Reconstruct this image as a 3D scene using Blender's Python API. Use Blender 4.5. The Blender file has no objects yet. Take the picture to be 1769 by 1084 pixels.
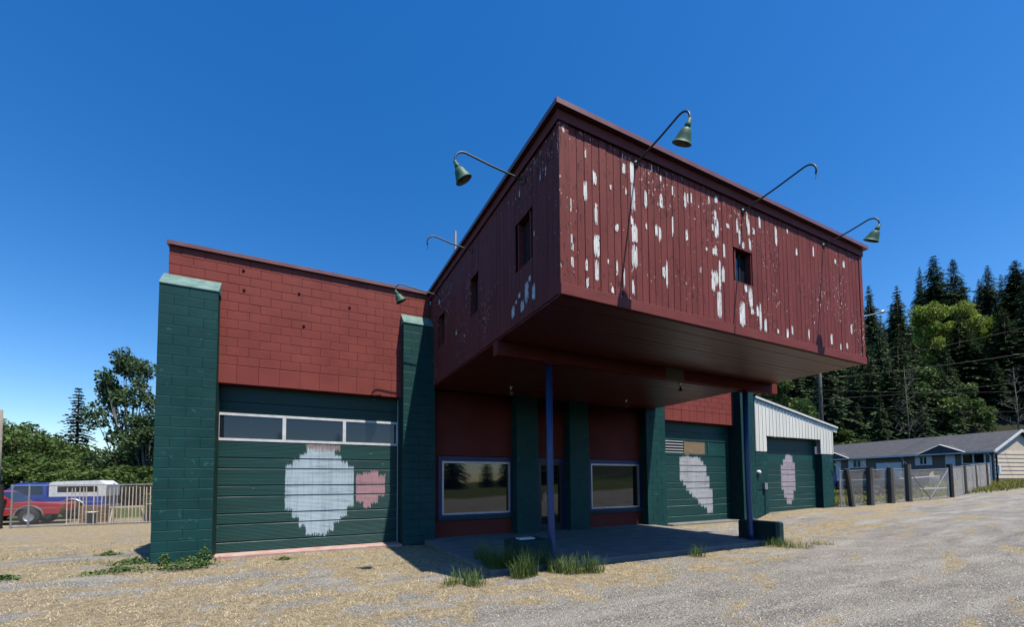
import bpy, math, random
import numpy as np
from mathutils import Vector, Matrix
random.seed(7); rng = np.random.default_rng(7)
S = bpy.context.scene
COL = S.collection

# ---------------------------------------------------------------- camera
PF, PCY, YAW, PIT, ROL, EYE = 726.6148, 801.3961, 0.4662, 0.0452, -0.0066, 1.5
def basis():
    c, s = math.cos(YAW), math.sin(YAW)
    fw = Vector((s, c, 0)); rt = Vector((c, -s, 0)); up = Vector((0, 0, 1))
    f2 = fw*math.cos(PIT) + up*math.sin(PIT); u2 = up*math.cos(PIT) - fw*math.sin(PIT)
    return rt*math.cos(ROL) + u2*math.sin(ROL), u2*math.cos(ROL) - rt*math.sin(ROL), f2
CR, CU, CF = basis(); EYEP = Vector((0, 0, EYE))
cd = bpy.data.cameras.new('camera'); cam = bpy.data.objects.new('camera', cd); COL.objects.link(cam)
cd.sensor_width = 36; cd.lens = 36*PF/1769; cd.shift_y = (PCY-542)/1769; cd.clip_start = .05; cd.clip_end = 6000
M = Matrix((CR, CU, -CF)).transposed().to_4x4(); M.translation = EYEP; cam.matrix_world = M
S.camera = cam
def ray(u, v): return CF + CR*((u-884.5)/PF) + CU*((PCY-v)/PF)
def onY(u, v, Y): d = ray(u, v); return EYEP + d*(Y/d.y)
def onX(u, v, X): d = ray(u, v); return EYEP + d*(X/d.x)
def atd(u, v, dep): return EYEP + ray(u, v)*dep

# ---------------------------------------------------------------- sky, sun, exposure
SUND = Vector((0.16, -0.42, 1.0)).normalized()
w = bpy.data.worlds.new('World'); S.world = w; w.use_nodes = True
nt = w.node_tree; bg = nt.nodes['Background']
sky = nt.nodes.new('ShaderNodeTexSky'); sky.sky_type = 'NISHITA'; sky.sun_disc = False
sky.sun_elevation = math.asin(SUND.z); sky.sun_rotation = math.atan2(SUND.x, SUND.y)
sky.altitude = 0; sky.air_density = 1.0; sky.dust_density = 0.3; sky.ozone_density = 3.0
hsn = nt.nodes.new('ShaderNodeHueSaturation'); hsn.inputs['Saturation'].default_value = 1.38; hsn.inputs['Hue'].default_value = .506
nt.links.new(sky.outputs[0], hsn.inputs['Color']); nt.links.new(hsn.outputs[0], bg.inputs[0]); bg.inputs[1].default_value = 0.135
sl = bpy.data.lights.new('sun', 'SUN'); sl.energy = 5.0; sl.angle = math.radians(.53); sl.color = (1, .93, .82)
so = bpy.data.objects.new('sun', sl); COL.objects.link(so)
so.rotation_euler = SUND.to_track_quat('Z', 'Y').to_euler()
S.view_settings.view_transform = 'Standard'; S.view_settings.look = 'None'
S.view_settings.gamma = 1; S.view_settings.use_curve_mapping = False; S.view_settings.exposure = 0.42
S.cycles.diffuse_bounces = 0

# ---------------------------------------------------------------- helpers
class MB:
    def __init__(s): s.v = []; s.f = []; s.m = []
    def add(s, vs, fs, m=0):
        b = len(s.v); s.v += [tuple(p) for p in vs]; s.f += [tuple(i+b for i in f) for f in fs]; s.m += [m]*len(fs); return s
    def box(s, x0, x1, y0, y1, z0, z1, m=0):
        return s.add([(x0,y0,z0),(x1,y0,z0),(x1,y1,z0),(x0,y1,z0),(x0,y0,z1),(x1,y0,z1),(x1,y1,z1),(x0,y1,z1)],
              [(0,3,2,1),(4,5,6,7),(0,1,5,4),(1,2,6,5),(2,3,7,6),(3,0,4,7)], m)
    def bbox(s, x0, x1, y0, y1, z0, z1, b=.006, m=0):      # box whose -Y face is chamfered
        v = [(x0,y0+b,z0),(x1,y0+b,z0),(x1,y0+b,z1),(x0,y0+b,z1),(x0+b,y0,z0+b),(x1-b,y0,z0+b),(x1-b,y0,z1-b),(x0+b,y0,z1-b),
             (x0,y1,z0),(x1,y1,z0),(x1,y1,z1),(x0,y1,z1)]
        return s.add(v, [(4,5,6,7),(0,1,5,4),(1,2,6,5),(2,3,7,6),(3,0,4,7),(0,8,9,1),(1,9,10,2),(2,10,11,3),(3,11,8,0)], m)
    def prism(s, poly, y0, y1, m=0):                        # polygon in XZ extruded along Y
        n = len(poly); v = [(p[0],y0,p[1]) for p in poly] + [(p[0],y1,p[1]) for p in poly]
        f = [tuple(range(n)), tuple(range(2*n-1, n-1, -1))] + [(i, n+i, n+(i+1)%n, (i+1)%n) for i in range(n)]
        return s.add(v, f, m)
    def tube(s, pts, r, n=8, m=0, cap=True):
        pts = [Vector(p) for p in pts]; rs = r if isinstance(r, (list, tuple)) else [r]*len(pts)
        vs = []; ref = None
        for i, p in enumerate(pts):
            t = (pts[min(i+1, len(pts)-1)] - pts[max(i-1, 0)]).normalized()
            a = Vector((0,0,1)) if abs(t.z) < .9 else Vector((1,0,0))
            x = t.cross(a).normalized() if ref is None else (ref - t*ref.dot(t)).normalized()
            ref = x; y = t.cross(x)
            vs += [p + (x*math.cos(2*math.pi*k/n) + y*math.sin(2*math.pi*k/n))*rs[i] for k in range(n)]
        f = [(i*n+k, i*n+(k+1)%n, (i+1)*n+(k+1)%n, (i+1)*n+k) for i in range(len(pts)-1) for k in range(n)]
        if cap: f += [tuple(range(n-1, -1, -1)), tuple(range((len(pts)-1)*n, len(pts)*n))]
        return s.add(vs, f, m)
    def lathe(s, prof, o=(0,0,0), ax=(0,0,1), n=16, m=0):  # profile (r, h) along axis
        ax = Vector(ax).normalized(); a = Vector((1,0,0)) if abs(ax.x) < .9 else Vector((0,1,0))
        x = ax.cross(a).normalized(); y = ax.cross(x); o = Vector(o)
        vs = [o + ax*h + (x*math.cos(2*math.pi*k/n) + y*math.sin(2*math.pi*k/n))*r for r, h in prof for k in range(n)]
        f = [(i*n+k, i*n+(k+1)%n, (i+1)*n+(k+1)%n, (i+1)*n+k) for i in range(len(prof)-1) for k in range(n)]
        return s.add(vs, f, m)
    def mesh(s, name, mats, smooth=False):
        me = bpy.data.meshes.new(name); me.from_pydata(s.v, [], s.f)
        for mt in (mats if isinstance(mats, (list, tuple)) else [mats]): me.materials.append(mt)
        if any(s.m): me.polygons.foreach_set('material_index', s.m)
        if smooth: me.polygons.foreach_set('use_smooth', [True]*len(s.f))
        me.update(); return me
    def build(s, name, mats, parent=None, smooth=False, loc=None):
        return link(s.mesh(name, mats, smooth), name, parent, loc)
def link(me, name, parent=None, loc=None):
    o = bpy.data.objects.new(name, me); COL.objects.link(o)
    if parent is not None: o.parent = parent
    if loc is not None: o.location = loc
    return o
def tag(o, label, cat, group=None):
    o['label'] = label; o['category'] = cat
    if group: o['group'] = group
    return o
def thing(name, label, cat, loc=(0,0,0), rz=0, group=None):
    o = bpy.data.objects.new(name, None); COL.objects.link(o); o.location = loc; o.rotation_euler = (0, 0, rz)
    o.empty_display_size = .2
    return tag(o, label, cat, group)
def struct(o): o['kind'] = 'structure'; return o
def copy_tree(o, parent=None):
    c = o.copy(); COL.objects.link(c); c.parent = parent
    for ch in o.children: copy_tree(ch, c)
    return c
def npmesh(name, V, Fq, mat, smooth=False):                 # V (n,3), Fq (m,k) same-size polygons
    me = bpy.data.meshes.new(name); k = Fq.shape[1]
    me.vertices.add(len(V)); me.vertices.foreach_set('co', np.ascontiguousarray(V, dtype=np.float32).ravel())
    me.loops.add(Fq.size); me.loops.foreach_set('vertex_index', np.ascontiguousarray(Fq, dtype=np.int32).ravel())
    me.polygons.add(len(Fq)); me.polygons.foreach_set('loop_start', np.arange(0, Fq.size, k, dtype=np.int32))
    if smooth: me.polygons.foreach_set('use_smooth', np.ones(len(Fq), dtype=bool))
    me.materials.append(mat); me.update(calc_edges=True); return me

# ---------------------------------------------------------------- materials
def newmat(name):
    m = bpy.data.materials.new(name); m.use_nodes = True
    return m, m.node_tree, m.node_tree.nodes['Principled BSDF']
def N(t, typ, **kw):
    n = t.nodes.new(typ)
    for k, v in kw.items(): setattr(n, k, v)
    return n
def mixc(t, fac, a, b):
    n = N(t, 'ShaderNodeMix', data_type='RGBA')
    for i, x in ((0, fac), (6, a), (7, b)):
        if hasattr(x, 'is_linked') or hasattr(x, 'links'): t.links.new(x, n.inputs[i])
        else: n.inputs[i].default_value = x if i == 0 else (*x, 1)
    return n.outputs[2]
def math_(t, op, a, b=0.0, c=None):
    n = N(t, 'ShaderNodeMath', operation=op)
    for i, x in enumerate((a, b) if c is None else (a, b, c)):
        if hasattr(x, 'links'): t.links.new(x, n.inputs[i])
        else: n.inputs[i].default_value = x
    return n.outputs[0]
def ramp(t, x, lo, hi):
    n = N(t, 'ShaderNodeMapRange'); t.links.new(x, n.inputs[0]); n.inputs[1].default_value = lo; n.inputs[2].default_value = hi
    return n.outputs[0]
def coords(t, scale=(1,1,1), obj=False):
    p = N(t, 'ShaderNodeTexCoord').outputs['Object'] if obj else N(t, 'ShaderNodeNewGeometry').outputs['Position']
    mp = N(t, 'ShaderNodeMapping'); t.links.new(p, mp.inputs[0]); mp.inputs['Scale'].default_value = scale
    return mp.outputs[0]
def noise(t, vec, scale, detail=4, rough=.55):
    n = N(t, 'ShaderNodeTexNoise'); t.links.new(vec, n.inputs['Vector'])
    n.inputs['Scale'].default_value = scale; n.inputs['Detail'].default_value = detail; n.inputs['Roughness'].default_value = rough
    return n.outputs['Fac']
def bump(t, b, h, strength, dist=.01):
    n = N(t, 'ShaderNodeBump'); t.links.new(h, n.inputs['Height']); n.inputs['Strength'].default_value = strength
    n.inputs['Distance'].default_value = dist; t.links.new(n.outputs[0], b.inputs['Normal'])
def pmat(name, c1, c2=None, scale=3, rough=.7, bs=40, bstr=.3, bdist=.004, metal=0, stretch=(1,1,1), obj=False, rnd=0, spec=.5, fine=None, chip=None):
    m, t, b = newmat(name); c2 = c2 or tuple(x*.75 for x in c1)
    v = coords(t, stretch, obj); f = ramp(t, noise(t, v, scale), .32, .68)
    col = mixc(t, f, c1, c2)
    if fine:
        col = mixc(t, ramp(t, noise(t, v, fine[0], 3), fine[1], fine[1]+.06), col, fine[2])
    if chip:
        cm = math_(t, 'ADD', noise(t, v, chip[0], 5, .65), math_(t, 'MULTIPLY', noise(t, v, 1.1, 2), .10)); col = mixc(t, ramp(t, cm, chip[1]+.05, chip[1]+.07), col, chip[2])
        st = ramp(t, noise(t, coords(t, (1, 1, .12)), 3.5, 4, .6), .45, .75); col = mixc(t, math_(t, 'MULTIPLY', st, .35), col, tuple(x*.55+.012 for x in c1))
    if rnd:
        oi = N(t, 'ShaderNodeObjectInfo'); hs = N(t, 'ShaderNodeHueSaturation'); t.links.new(col, hs.inputs['Color'])
        t.links.new(math_(t, 'MULTIPLY_ADD', oi.outputs['Random'], rnd, 1-rnd/2), hs.inputs['Value']); col = hs.outputs[0]
    t.links.new(col, b.inputs['Base Color']); b.inputs['Roughness'].default_value = rough; b.inputs['Metallic'].default_value = metal
    b.inputs['Specular IOR Level'].default_value = spec
    if bstr: bump(t, b, noise(t, v, bs, 3), bstr, bdist)
    return m
RED1, RED2 = (.255, .062, .048), (.21, .048, .039)
GRN1, GRN2 = (.014, .066, .062), (.009, .046, .045)
MRED = pmat('red_block_paint', RED1, RED2, 1.3, .62, 70, .5, .004, rnd=.07, spec=.12, fine=(9, .70, (.15, .03, .024)), chip=(26, .72, (.55, .48, .43)))
MGRN = pmat('green_block_paint', GRN1, GRN2, 1.6, .5, 60, .5, .004, rnd=.08, spec=.15, fine=(6, .66, (.028, .105, .095)), chip=(30, .745, (.34, .40, .38)))
MREDM = pmat('red_joint', (.15, .028, .024), (.11, .02, .018), 5, .8, 60, .6, .006, spec=.2, fine=(8, .71, (.40, .30, .27)))
MGRNM = pmat('green_joint', (.010, .050, .047), (.007, .036, .035), 4, .8, 60, .6, .006, spec=.2, fine=(8, .72, (.3, .36, .34)))
MCAP = pmat('weathered_cap', (.16, .26, .23), (.08, .16, .145), 7, .8, 50, .6, .006)
MREDS = pmat('red_smooth_paint', (.19, .042, .034), (.155, .032, .027), 1.5, .6, 50, .25, .003, spec=.08)
MTRIM = pmat('red_trim', (.205, .054, .046), (.16, .040, .035), 4, .6, 30, .6, .004, stretch=(.6, .6, 3), spec=.12)
MCAPM = pmat('brown_metal_cap', (.25, .12, .105), (.20, .085, .075), 3, .35, 20, .1, .002, metal=.2)
MWHITE = pmat('white_paint', (.72, .72, .70), (.55, .55, .53), 8, .5, 60, .3, .002)
MPEEL = pmat('bare_white_primer', (.88, .86, .82), (.66, .62, .57), 16, .85, 60, .6, .003, stretch=(1, 1, .25))
MBLUE = pmat('blue_paint', (.010, .055, .18), (.008, .040, .13), 5, .4, 40, .3, .003, fine=(12, .70, (.04, .07, .16)))
MBLUED = pmat('dark_blue_trim', (.008, .014, .11), (.007, .012, .08), 5, .5, 40, .2, .003)
MCONC = pmat('porch_concrete', (.21, .20, .18), (.13, .125, .115), 2.5, .85, 60, .5, .006)
MDOORF = pmat('dark_frame', (.012, .014, .022), None, 5, .5)
MALU = pmat('galvanised', (.42, .43, .44), (.32, .33, .34), 6, .45, 30, .15, .002, metal=.7)
MWIRE = pmat('fence_wire', (.30, .30, .30), (.2, .2, .2), 6, .6, 30, 0, metal=.3)
MBLACK = pmat('black_rubber', (.014, .014, .015), None, 6, .75)
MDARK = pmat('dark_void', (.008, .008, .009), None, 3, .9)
MCABLE = pmat('cable', (.012, .012, .012), None, 3, .7, bstr=0)
MLAMPG = pmat('lamp_green_enamel', (.030, .115, .068), (.022, .085, .05), 14, .6, 30, .1, .001, fine=(30, .68, (.16, .18, .13)))
MLAMPI = pmat('lamp_inner_white', (.60, .60, .50), (.45, .43, .34), 9, .5)
MPIPE = pmat('lamp_arm_pipe', (.03, .055, .06), (.05, .055, .05), 14, .45, 30, .2, .001, metal=.3)
def glass(name, tint, ior=1.75):
    m, t, b = newmat(name); b.inputs['Base Color'].default_value = (*tint, 1); b.inputs['Roughness'].default_value = .03
    b.inputs['IOR'].default_value = ior; bump(t, b, noise(t, coords(t), 1.4, 1), .05, .02); return m
MDUSTY = pmat('dusty_old_glass', (.016, .017, .018), (.035, .036, .036), 5, .32, 20, .2, .004, spec=.3)
MGLASS = glass('window_glass', (.010, .014, .014)); MGLASSB = glass('garage_glass', (.012, .018, .026), 1.6)

def board_mat():
    m, t, b = newmat('red_board_paint')
    v = coords(t, (1, 1, .16)); v2 = coords(t, (1, 1, .35)); big = coords(t)
    col = mixc(t, ramp(t, noise(t, v, 7), .3, .7), (.205, .053, .045), (.155, .038, .034))
    oi = N(t, 'ShaderNodeObjectInfo'); hs = N(t, 'ShaderNodeHueSaturation'); t.links.new(col, hs.inputs['Color'])
    t.links.new(math_(t, 'MULTIPLY_ADD', oi.outputs['Random'], .14, .93), hs.inputs['Value']); col = hs.outputs[0]
    region = ramp(t, noise(t, big, .9, 2), .46, .62)
    fl = noise(t, v2, 30, 5, .6)
    pk = ramp(t, math_(t, 'ADD', fl, math_(t, 'MULTIPLY', region, .085)), .70, .715)
    dk = ramp(t, math_(t, 'ADD', noise(t, v2, 24, 4, .6), math_(t, 'MULTIPLY', region, .09)), .645, .665)
    col = mixc(t, dk, col, (.085, .026, .024)); col = mixc(t, pk, col, (.72, .60, .55))
    t.links.new(col, b.inputs['Base Color']); b.inputs['Roughness'].default_value = .65; b.inputs['Specular IOR Level'].default_value = .12
    h = math_(t, 'SUBTRACT', noise(t, v, 60, 3), math_(t, 'MULTIPLY', dk, 1.2)); bump(t, b, h, .6, .004); return m
MBOARD = board_mat()
MSOFF = pmat('soffit_plank_paint', (.17, .040, .030), (.105, .022, .018), 3, .38, 34, .5, .003, stretch=(.12, 1, 1), rnd=.3, spec=.6)

def door_mat(name, patches, gcol=((.013, .066, .060), (.009, .048, .045))):
    """green enamel with plain roller strokes of faded overpaint: (x0, x1, z0, z1, colour, opacity)"""
    m, t, b = newmat(name); p = coords(t); v = coords(t, (.25, 1, 3))
    col = mixc(t, ramp(t, noise(t, v, 3), .3, .7), *gcol)
    sep = N(t, 'ShaderNodeSeparateXYZ'); t.links.new(p, sep.inputs[0]); X, Z = sep.outputs[0], sep.outputs[2]
    wob = math_(t, 'MULTIPLY', math_(t, 'SUBTRACT', noise(t, coords(t, (3, 1, 1)), 6, 4, .7), .5), .16)
    fib = math_(t, 'MULTIPLY', math_(t, 'SUBTRACT', noise(t, coords(t, (9, 1, .6)), 9, 3, .6), .5), .30)
    wear = ramp(t, noise(t, coords(t, (.5, 1, 4)), 4, 5, .65), .30, .50); groove = ramp(t, noise(t, coords(t, (6, 1, .35)), 5, 3, .6), .25, .5)
    for x0, x1, z0, z1, c, alpha in patches:
        hx_ = math_(t, 'SUBTRACT', (x1-x0)/2, math_(t, 'ABSOLUTE', math_(t, 'SUBTRACT', math_(t, 'ADD', X, math_(t, 'MULTIPLY', wob, .35)), (x0+x1)/2)))
        hz_ = math_(t, 'SUBTRACT', (z1-z0)/2, math_(t, 'ABSOLUTE', math_(t, 'SUBTRACT', math_(t, 'ADD', Z, math_(t, 'ADD', wob, fib)), (z0+z1)/2)))
        k = math_(t, 'MULTIPLY', ramp(t, hx_, 0, .012), ramp(t, hz_, 0, .02))
        k = math_(t, 'MULTIPLY', k, math_(t, 'MULTIPLY', math_(t, 'MULTIPLY_ADD', wear, .35, .65*alpha), math_(t, 'MULTIPLY_ADD', groove, .3, .7)))
        col = mixc(t, k, col, c)
    col = mixc(t, ramp(t, noise(t, coords(t, (.35, 1, 5)), 8, 4, .6), .71, .74), col, (.45, .5, .48))
    t.links.new(col, b.inputs['Base Color']); b.inputs['Roughness'].default_value = .42; b.inputs['Specular IOR Level'].default_value = .3
    bump(t, b, noise(t, v, 25, 2), .15, .003); return m
PW, PK, TN = (.52, .62, .66), (.50, .27, .29), (.30, .19, .10)
def strokes(x0, w_, tops, bots, c, al=.95):
    n_ = int((len(tops)-1)*1.8)+1; f = np.linspace(0, len(tops)-1, n_); W_ = len(tops)*w_*.93; out = []
    for i in range(n_):
        t_ = np.interp(f[i], range(len(tops)), tops)+random.uniform(-.05, .05); b_ = np.interp(f[i], range(len(bots)), bots)+random.uniform(-.06, .06)
        out.append((x0+i*W_/n_-.012, x0+(i+1)*W_/n_+.012, float(b_), float(t_), c, al-random.random()*.18))
    return out
MDOOR1 = door_mat('door_paint_one', strokes(-.30, .26, (1.95, 2.22, 2.40, 2.38, 2.20, 1.90), (.95, .55, .28, .30, .58, .98), PW) + strokes(1.22, .24, (1.72, 1.85, 1.7), (1.05, .92, 1.2), PK) + [(.10, .85, 2.28, 2.44, (.36, .27, .24), .8)])
MDOOR2 = door_mat('door_paint_two', [(12.45, 13.6, 2.50, 2.98, TN, .8)] + strokes(12.25, .26, (2.35, 2.45, 2.45, 2.40, 2.30, 2.0, 1.2), (1.5, 1.25, 1.0, .80, .60, .42, .25), (.58, .56, .56), .85))
MDOOR3 = door_mat('door_paint_three', strokes(18.35, .27, (2.2, 2.65, 2.7, 2.3), (1.1, .55, .5, 1.0), (.52, .42, .45), .85))
MLEDGE = pmat('ledge_highlight', (.62, .66, .64), (.16, .24, .22), 2.5, .45, 30, .2, .002, stretch=(.5, 1, 1))  # pale colour paints the sun highlight onto upward-facing door ledges

# ---------------------------------------------------------------- terrain
def smooth(x, a, b): x = np.clip((np.asarray(x, float)-a)/(b-a), 0, 1); return x*x*(3-2*x)
def gz(x, y):
    x = np.asarray(x, float); y = np.asarray(y, float)
    z = np.interp(x, [14, 17, 22, 30, 36, 47, 60, 75], [0, .18, .28, .5, .78, 1.27, 1.45, 1.6])
    z = z + np.where(x < 0, -.22*smooth(y, 11, 22)*smooth(-x, 0, 3), 0)
    d = x*.93 + y*.37
    return z + 34*smooth(d, 64, 170)
_perm = rng.random((256, 256))
def vnoise(x, y, s):
    x = np.asarray(x)*s; y = np.asarray(y)*s; xi = np.floor(x).astype(int); yi = np.floor(y).astype(int); fx = x-xi; fy = y-yi
    fx = fx*fx*(3-2*fx); fy = fy*fy*(3-2*fy); g = lambda a, b: _perm[a % 256, b % 256]
    return (g(xi, yi)*(1-fx)+g(xi+1, yi)*fx)*(1-fy) + (g(xi, yi+1)*(1-fx)+g(xi+1, yi+1)*fx)*fy
def fbm(x, y, s, o=4):
    a = 0; k = .5; tot = 0
    for i in range(o): a = a + k*vnoise(np.asarray(x)+17*i, np.asarray(y)+31*i, s*2**i); tot += k; k *= .55
    return a/tot
def strawmask(x, y):
    """how much dry grass covers the gravel"""
    x = np.asarray(x, float); y = np.asarray(y, float)
    edge = np.interp(x, [-10, -3, 0, 1, 2.5, 4.7, 7.6, 12.5, 24, 40], [-2, 2.3, 3.7, 4.1, 4.4, 4.8, 5.1, 6.1, 8.4, 11])
    m = smooth(y-edge, -.9, .9)
    # bare gravel streak on the left
    dl = (y - (8.4 - .30*(x+1.5)))
    m = m*(1-.75*np.exp(-(dl/.55)**2)*smooth(-x, -1.2, .5)) * (1-.5*np.exp(-((y-12.2+.3*(x+5))/.8)**2)*smooth(-x, 2.5, 3.5))
    # gravel apron before the right hand doors
    m = m*(1-.8*np.exp(-(((x-14)/4.2)**2+((y-8.6)/.9)**2)))
    n = fbm(x*.6, y*1.5, 1.1, 5); n2 = fbm(x+50, y+9, 3.0, 5)
    st = smooth(fbm(x*.45+y*.25, y*1.6-x*.5, 1.3, 5), .54, .70)*.75*(1-m)
    return np.clip(smooth(m*.85 + (n-.5)*1.5 + (n2-.5)*1.9, .26, .95)*(m > .02) + st*(.45+1.3*(n2-.3)) + .10, 0, 1)
def axis(dense, lo, hi, step):
    a = list(np.arange(dense[0], dense[1], step)); x = dense[0]; d = step
    while x > lo: d *= 1.25; x -= d; a.insert(0, x)
    x = dense[1]; d = step
    while x < hi: d *= 1.25; a.append(x); x += d
    return np.array(a)
ax_ = axis((-8, 14), -900, 900, .07); ay_ = axis((1, 13), -500, 1200, .07)
GX, GY = np.meshgrid(ax_, ay_); nx, ny = len(ax_), len(ay_)
GZ = gz(GX, GY) + (fbm(GX, GY, 1.3, 3)-.5)*.035*(np.hypot(GX, GY) < 60)
GZ = np.where((GX > -2.6) & (GX < 16.3) & (GY > 10.0) & (GY < 24), np.minimum(GZ, -.02), GZ)
V = np.stack([GX.ravel(), GY.ravel(), GZ.ravel()], 1)
idx = np.arange(nx*ny).reshape(ny, nx)
Fq = np.stack([idx[:-1,:-1].ravel(), idx[:-1,1:].ravel(), idx[1:,1:].ravel(), idx[1:,:-1].ravel()], 1)
def ground_mat():
    m, t, b = newmat('gravel_and_dry_grass'); p = coords(t)
    at = N(t, 'ShaderNodeAttribute', attribute_name='straw').outputs['Fac']
    ag = N(t, 'ShaderNodeAttribute', attribute_name='green').outputs['Fac']
    n1 = noise(t, p, 1.2, 5); n2 = noise(t, p, 55, 4, .7); n3 = noise(t, p, 160, 2, .6)
    vo = N(t, 'ShaderNodeTexVoronoi'); t.links.new(p, vo.inputs['Vector']); vo.inputs['Scale'].default_value = 48
    vc = N(t, 'ShaderNodeSeparateColor'); t.links.new(vo.outputs['Color'], vc.inputs[0])
    g = mixc(t, ramp(t, noise(t, coords(t, (.5, 1.3, 1)), 1.7, 6, .65), .36, .64), (.19, .177, .155), (.41, .382, .33))
    mpt = N(t, 'ShaderNodeMapping'); t.links.new(p, mpt.inputs[0]); mpt.inputs['Rotation'].default_value = (0, 0, -.35); mpt.inputs['Scale'].default_value = (.22, 1.5, 1)
    g = mixc(t, math_(t, 'MULTIPLY', ramp(t, noise(t, mpt.outputs[0], 1.4, 5, .6), .52, .66), .8), g, (.53, .495, .425))
    g = mixc(t, math_(t, 'MULTIPLY', ramp(t, vc.outputs[0], .35, 1), .75), g, (.46, .43, .385))
    g = mixc(t, ramp(t, n2, .50, .62), g, (.075, .070, .062)); g = mixc(t, math_(t, 'MULTIPLY', ramp(t, noise(t, p, 28, 4, .7), .54, .66), .8), g, (.50, .475, .43))
    sc = coords(t, (1, 1, 1)); ns = noise(t, sc, 9, 6, .7)
    s = mixc(t, ramp(t, ns, .36, .62), (.26, .21, .135), (.50, .41, .26))
    s = mixc(t, ramp(t, n2, .52, .66), s, (.16, .13, .085))
    k = math_(t, 'MULTIPLY_ADD', math_(t, 'SUBTRACT', n2, .5), .9, at)
    col = mixc(t, ramp(t, k, .3, .65), g, s)
    gr = mixc(t, ramp(t, noise(t, p, 3, 5), .4, .6), (.055, .095, .022), (.13, .14, .045))
    col = mixc(t, ramp(t, math_(t, 'MULTIPLY_ADD', math_(t, 'SUBTRACT', n1, .5), .8, ag), .3, .6), col, gr)
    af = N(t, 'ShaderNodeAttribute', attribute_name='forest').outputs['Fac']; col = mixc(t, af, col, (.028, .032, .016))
    t.links.new(col, b.inputs['Base Color']); b.inputs['Roughness'].default_value = .95; b.inputs['Specular IOR Level'].default_value = .15
    h = math_(t, 'ADD', math_(t, 'MULTIPLY', vo.outputs['Distance'], -.6), math_(t, 'MULTIPLY', n2, 1.2)); bump(t, b, h, 1.0, .035); return m
me = npmesh('ground', V, Fq, ground_mat(), True)
straw = strawmask(GX, GY)
green = np.clip(smooth(GY-np.interp(GX, [18, 22, 30, 40, 60], [12, 10.9, 10.6, 9.4, 8.5]), -.3, 1.2)*(GX > 21) + smooth(np.hypot(GX, GY), 45, 60) + smooth(GX, 38, 42)*smooth(GY, 7, 9.5)*.8, 0, 1)
green = np.maximum(green, (GX < -3)*smooth(GY, 27, 30)); green = np.maximum(green, smooth(-GY, 16, 18))
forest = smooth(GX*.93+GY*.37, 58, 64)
for nm, arr in (('straw', straw), ('green', green), ('forest', forest)):
    a = me.attributes.new(nm, 'FLOAT', 'POINT'); a.data.foreach_set('value', arr.ravel().astype(np.float32))
struct(link(me, 'ground'))
def blades(n, px, py, pz, length, width, lean, mat, name, hscale=1.0, spread=(.4, .9)):
    """n thin bent blades, one quad + one tip triangle folded into 2 quads"""
    a = rng.random(n)*2*math.pi; dx, dy = np.cos(a), np.sin(a); L = length*(.5+rng.random(n)); ln = np.minimum(lean*(spread[0]+spread[1]*rng.random(n)), .998)
    w_ = width*(.6+.8*rng.random(n)); b = np.stack([px, py, pz], 1); side = np.stack([-dy*w_, dx*w_, 0*dx], 1)
    up = np.sqrt(np.clip(1-ln**2, .02, 1))*hscale
    mid = b + np.stack([dx*L*.5*ln*.7, dy*L*.5*ln*.7, L*.55*up], 1); tip = b + np.stack([dx*L*ln, dy*L*ln, L*up], 1)
    V = np.concatenate([b-side, b+side, mid+side*.8, mid-side*.8, tip+side*.15, tip-side*.15], 0); i = np.arange(n)
    F = np.concatenate([np.stack([i, i+n, i+2*n, i+3*n], 1), np.stack([i+3*n, i+2*n, i+4*n, i+5*n], 1)], 0)
    return npmesh(name, V, F, mat)
def leafmat(name, c1, c2, rough=.6, trans=.25, scale=1.5):
    m, t, b = newmat(name); p = coords(t)
    g = N(t, 'ShaderNodeNewGeometry'); col = mixc(t, ramp(t, noise(t, p, scale, 3), .35, .65), c1, c2)
    hs = N(t, 'ShaderNodeHueSaturation'); t.links.new(col, hs.inputs['Color'])
    t.links.new(math_(t, 'MULTIPLY_ADD', g.outputs['Random Per Island'], .6, .7), hs.inputs['Value'])
    t.links.new(hs.outputs[0], b.inputs['Base Color']); b.inputs['Roughness'].default_value = rough; b.inputs['Specular IOR Level'].default_value = .25
    tr = N(t, 'ShaderNodeBsdfTranslucent'); t.links.new(hs.outputs[0], tr.inputs[0])
    ms = N(t, 'ShaderNodeMixShader'); ms.inputs[0].default_value = trans
    t.links.new(b.outputs[0], ms.inputs[1]); t.links.new(tr.outputs[0], ms.inputs[2])
    t.links.new(ms.outputs[0], t.nodes['Material Output'].inputs[0]); return m
MSTRAW = leafmat('straw', (.36, .285, .165), (.68, .565, .36), .8, .1, 2)
MGRASS = leafmat('green_grass', (.085, .15, .03), (.16, .21, .055), .6, .25, 3)
MGRASSY = leafmat('yellow_green_grass', (.17, .19, .04), (.27, .24, .05), .7, .2, 2)
MWEED = leafmat('weed_leaf', (.06, .13, .03), (.11, .18, .045), .6, .25, 5)

# ---------------------------------------------------------------- main building
YW = 10.61
bld = thing('roadside_building', 'red and dark green block building with boxy overhanging sign canopy on blue posts', 'building', (0, 0, 0))
XL, XR, ZT = -2.46, 16.15, 6.43
m = MB(); m.box(XL+.01, XL+.2, YW+.06, 23, -.3, 6.3); m.box(XR-.2, XR-.01, YW+.06, 23, -.3, 6.3); m.box(XL+.2, XR-.2, 22.8, 23, -.3, 6.3)
m.build('side_wall', MREDS, bld)
MB().box(XL+.2, XR-.2, YW+.1, 22.8, 6.0, 6.2).build('flat_roof', MCONC, bld)
for a in ((XL-.03, 2.97, YW-.06, YW+.25, ZT-.03, ZT+.05), (10.58, XR+.03, YW-.06, YW+.25, ZT-.03, ZT+.05), (XL-.03, XL+.25, YW+.25, 23.02, ZT-.13, ZT+.05)):
    MB().box(*a).build('parapet_cap', MCAPM, bld)
BLK = {}
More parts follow.
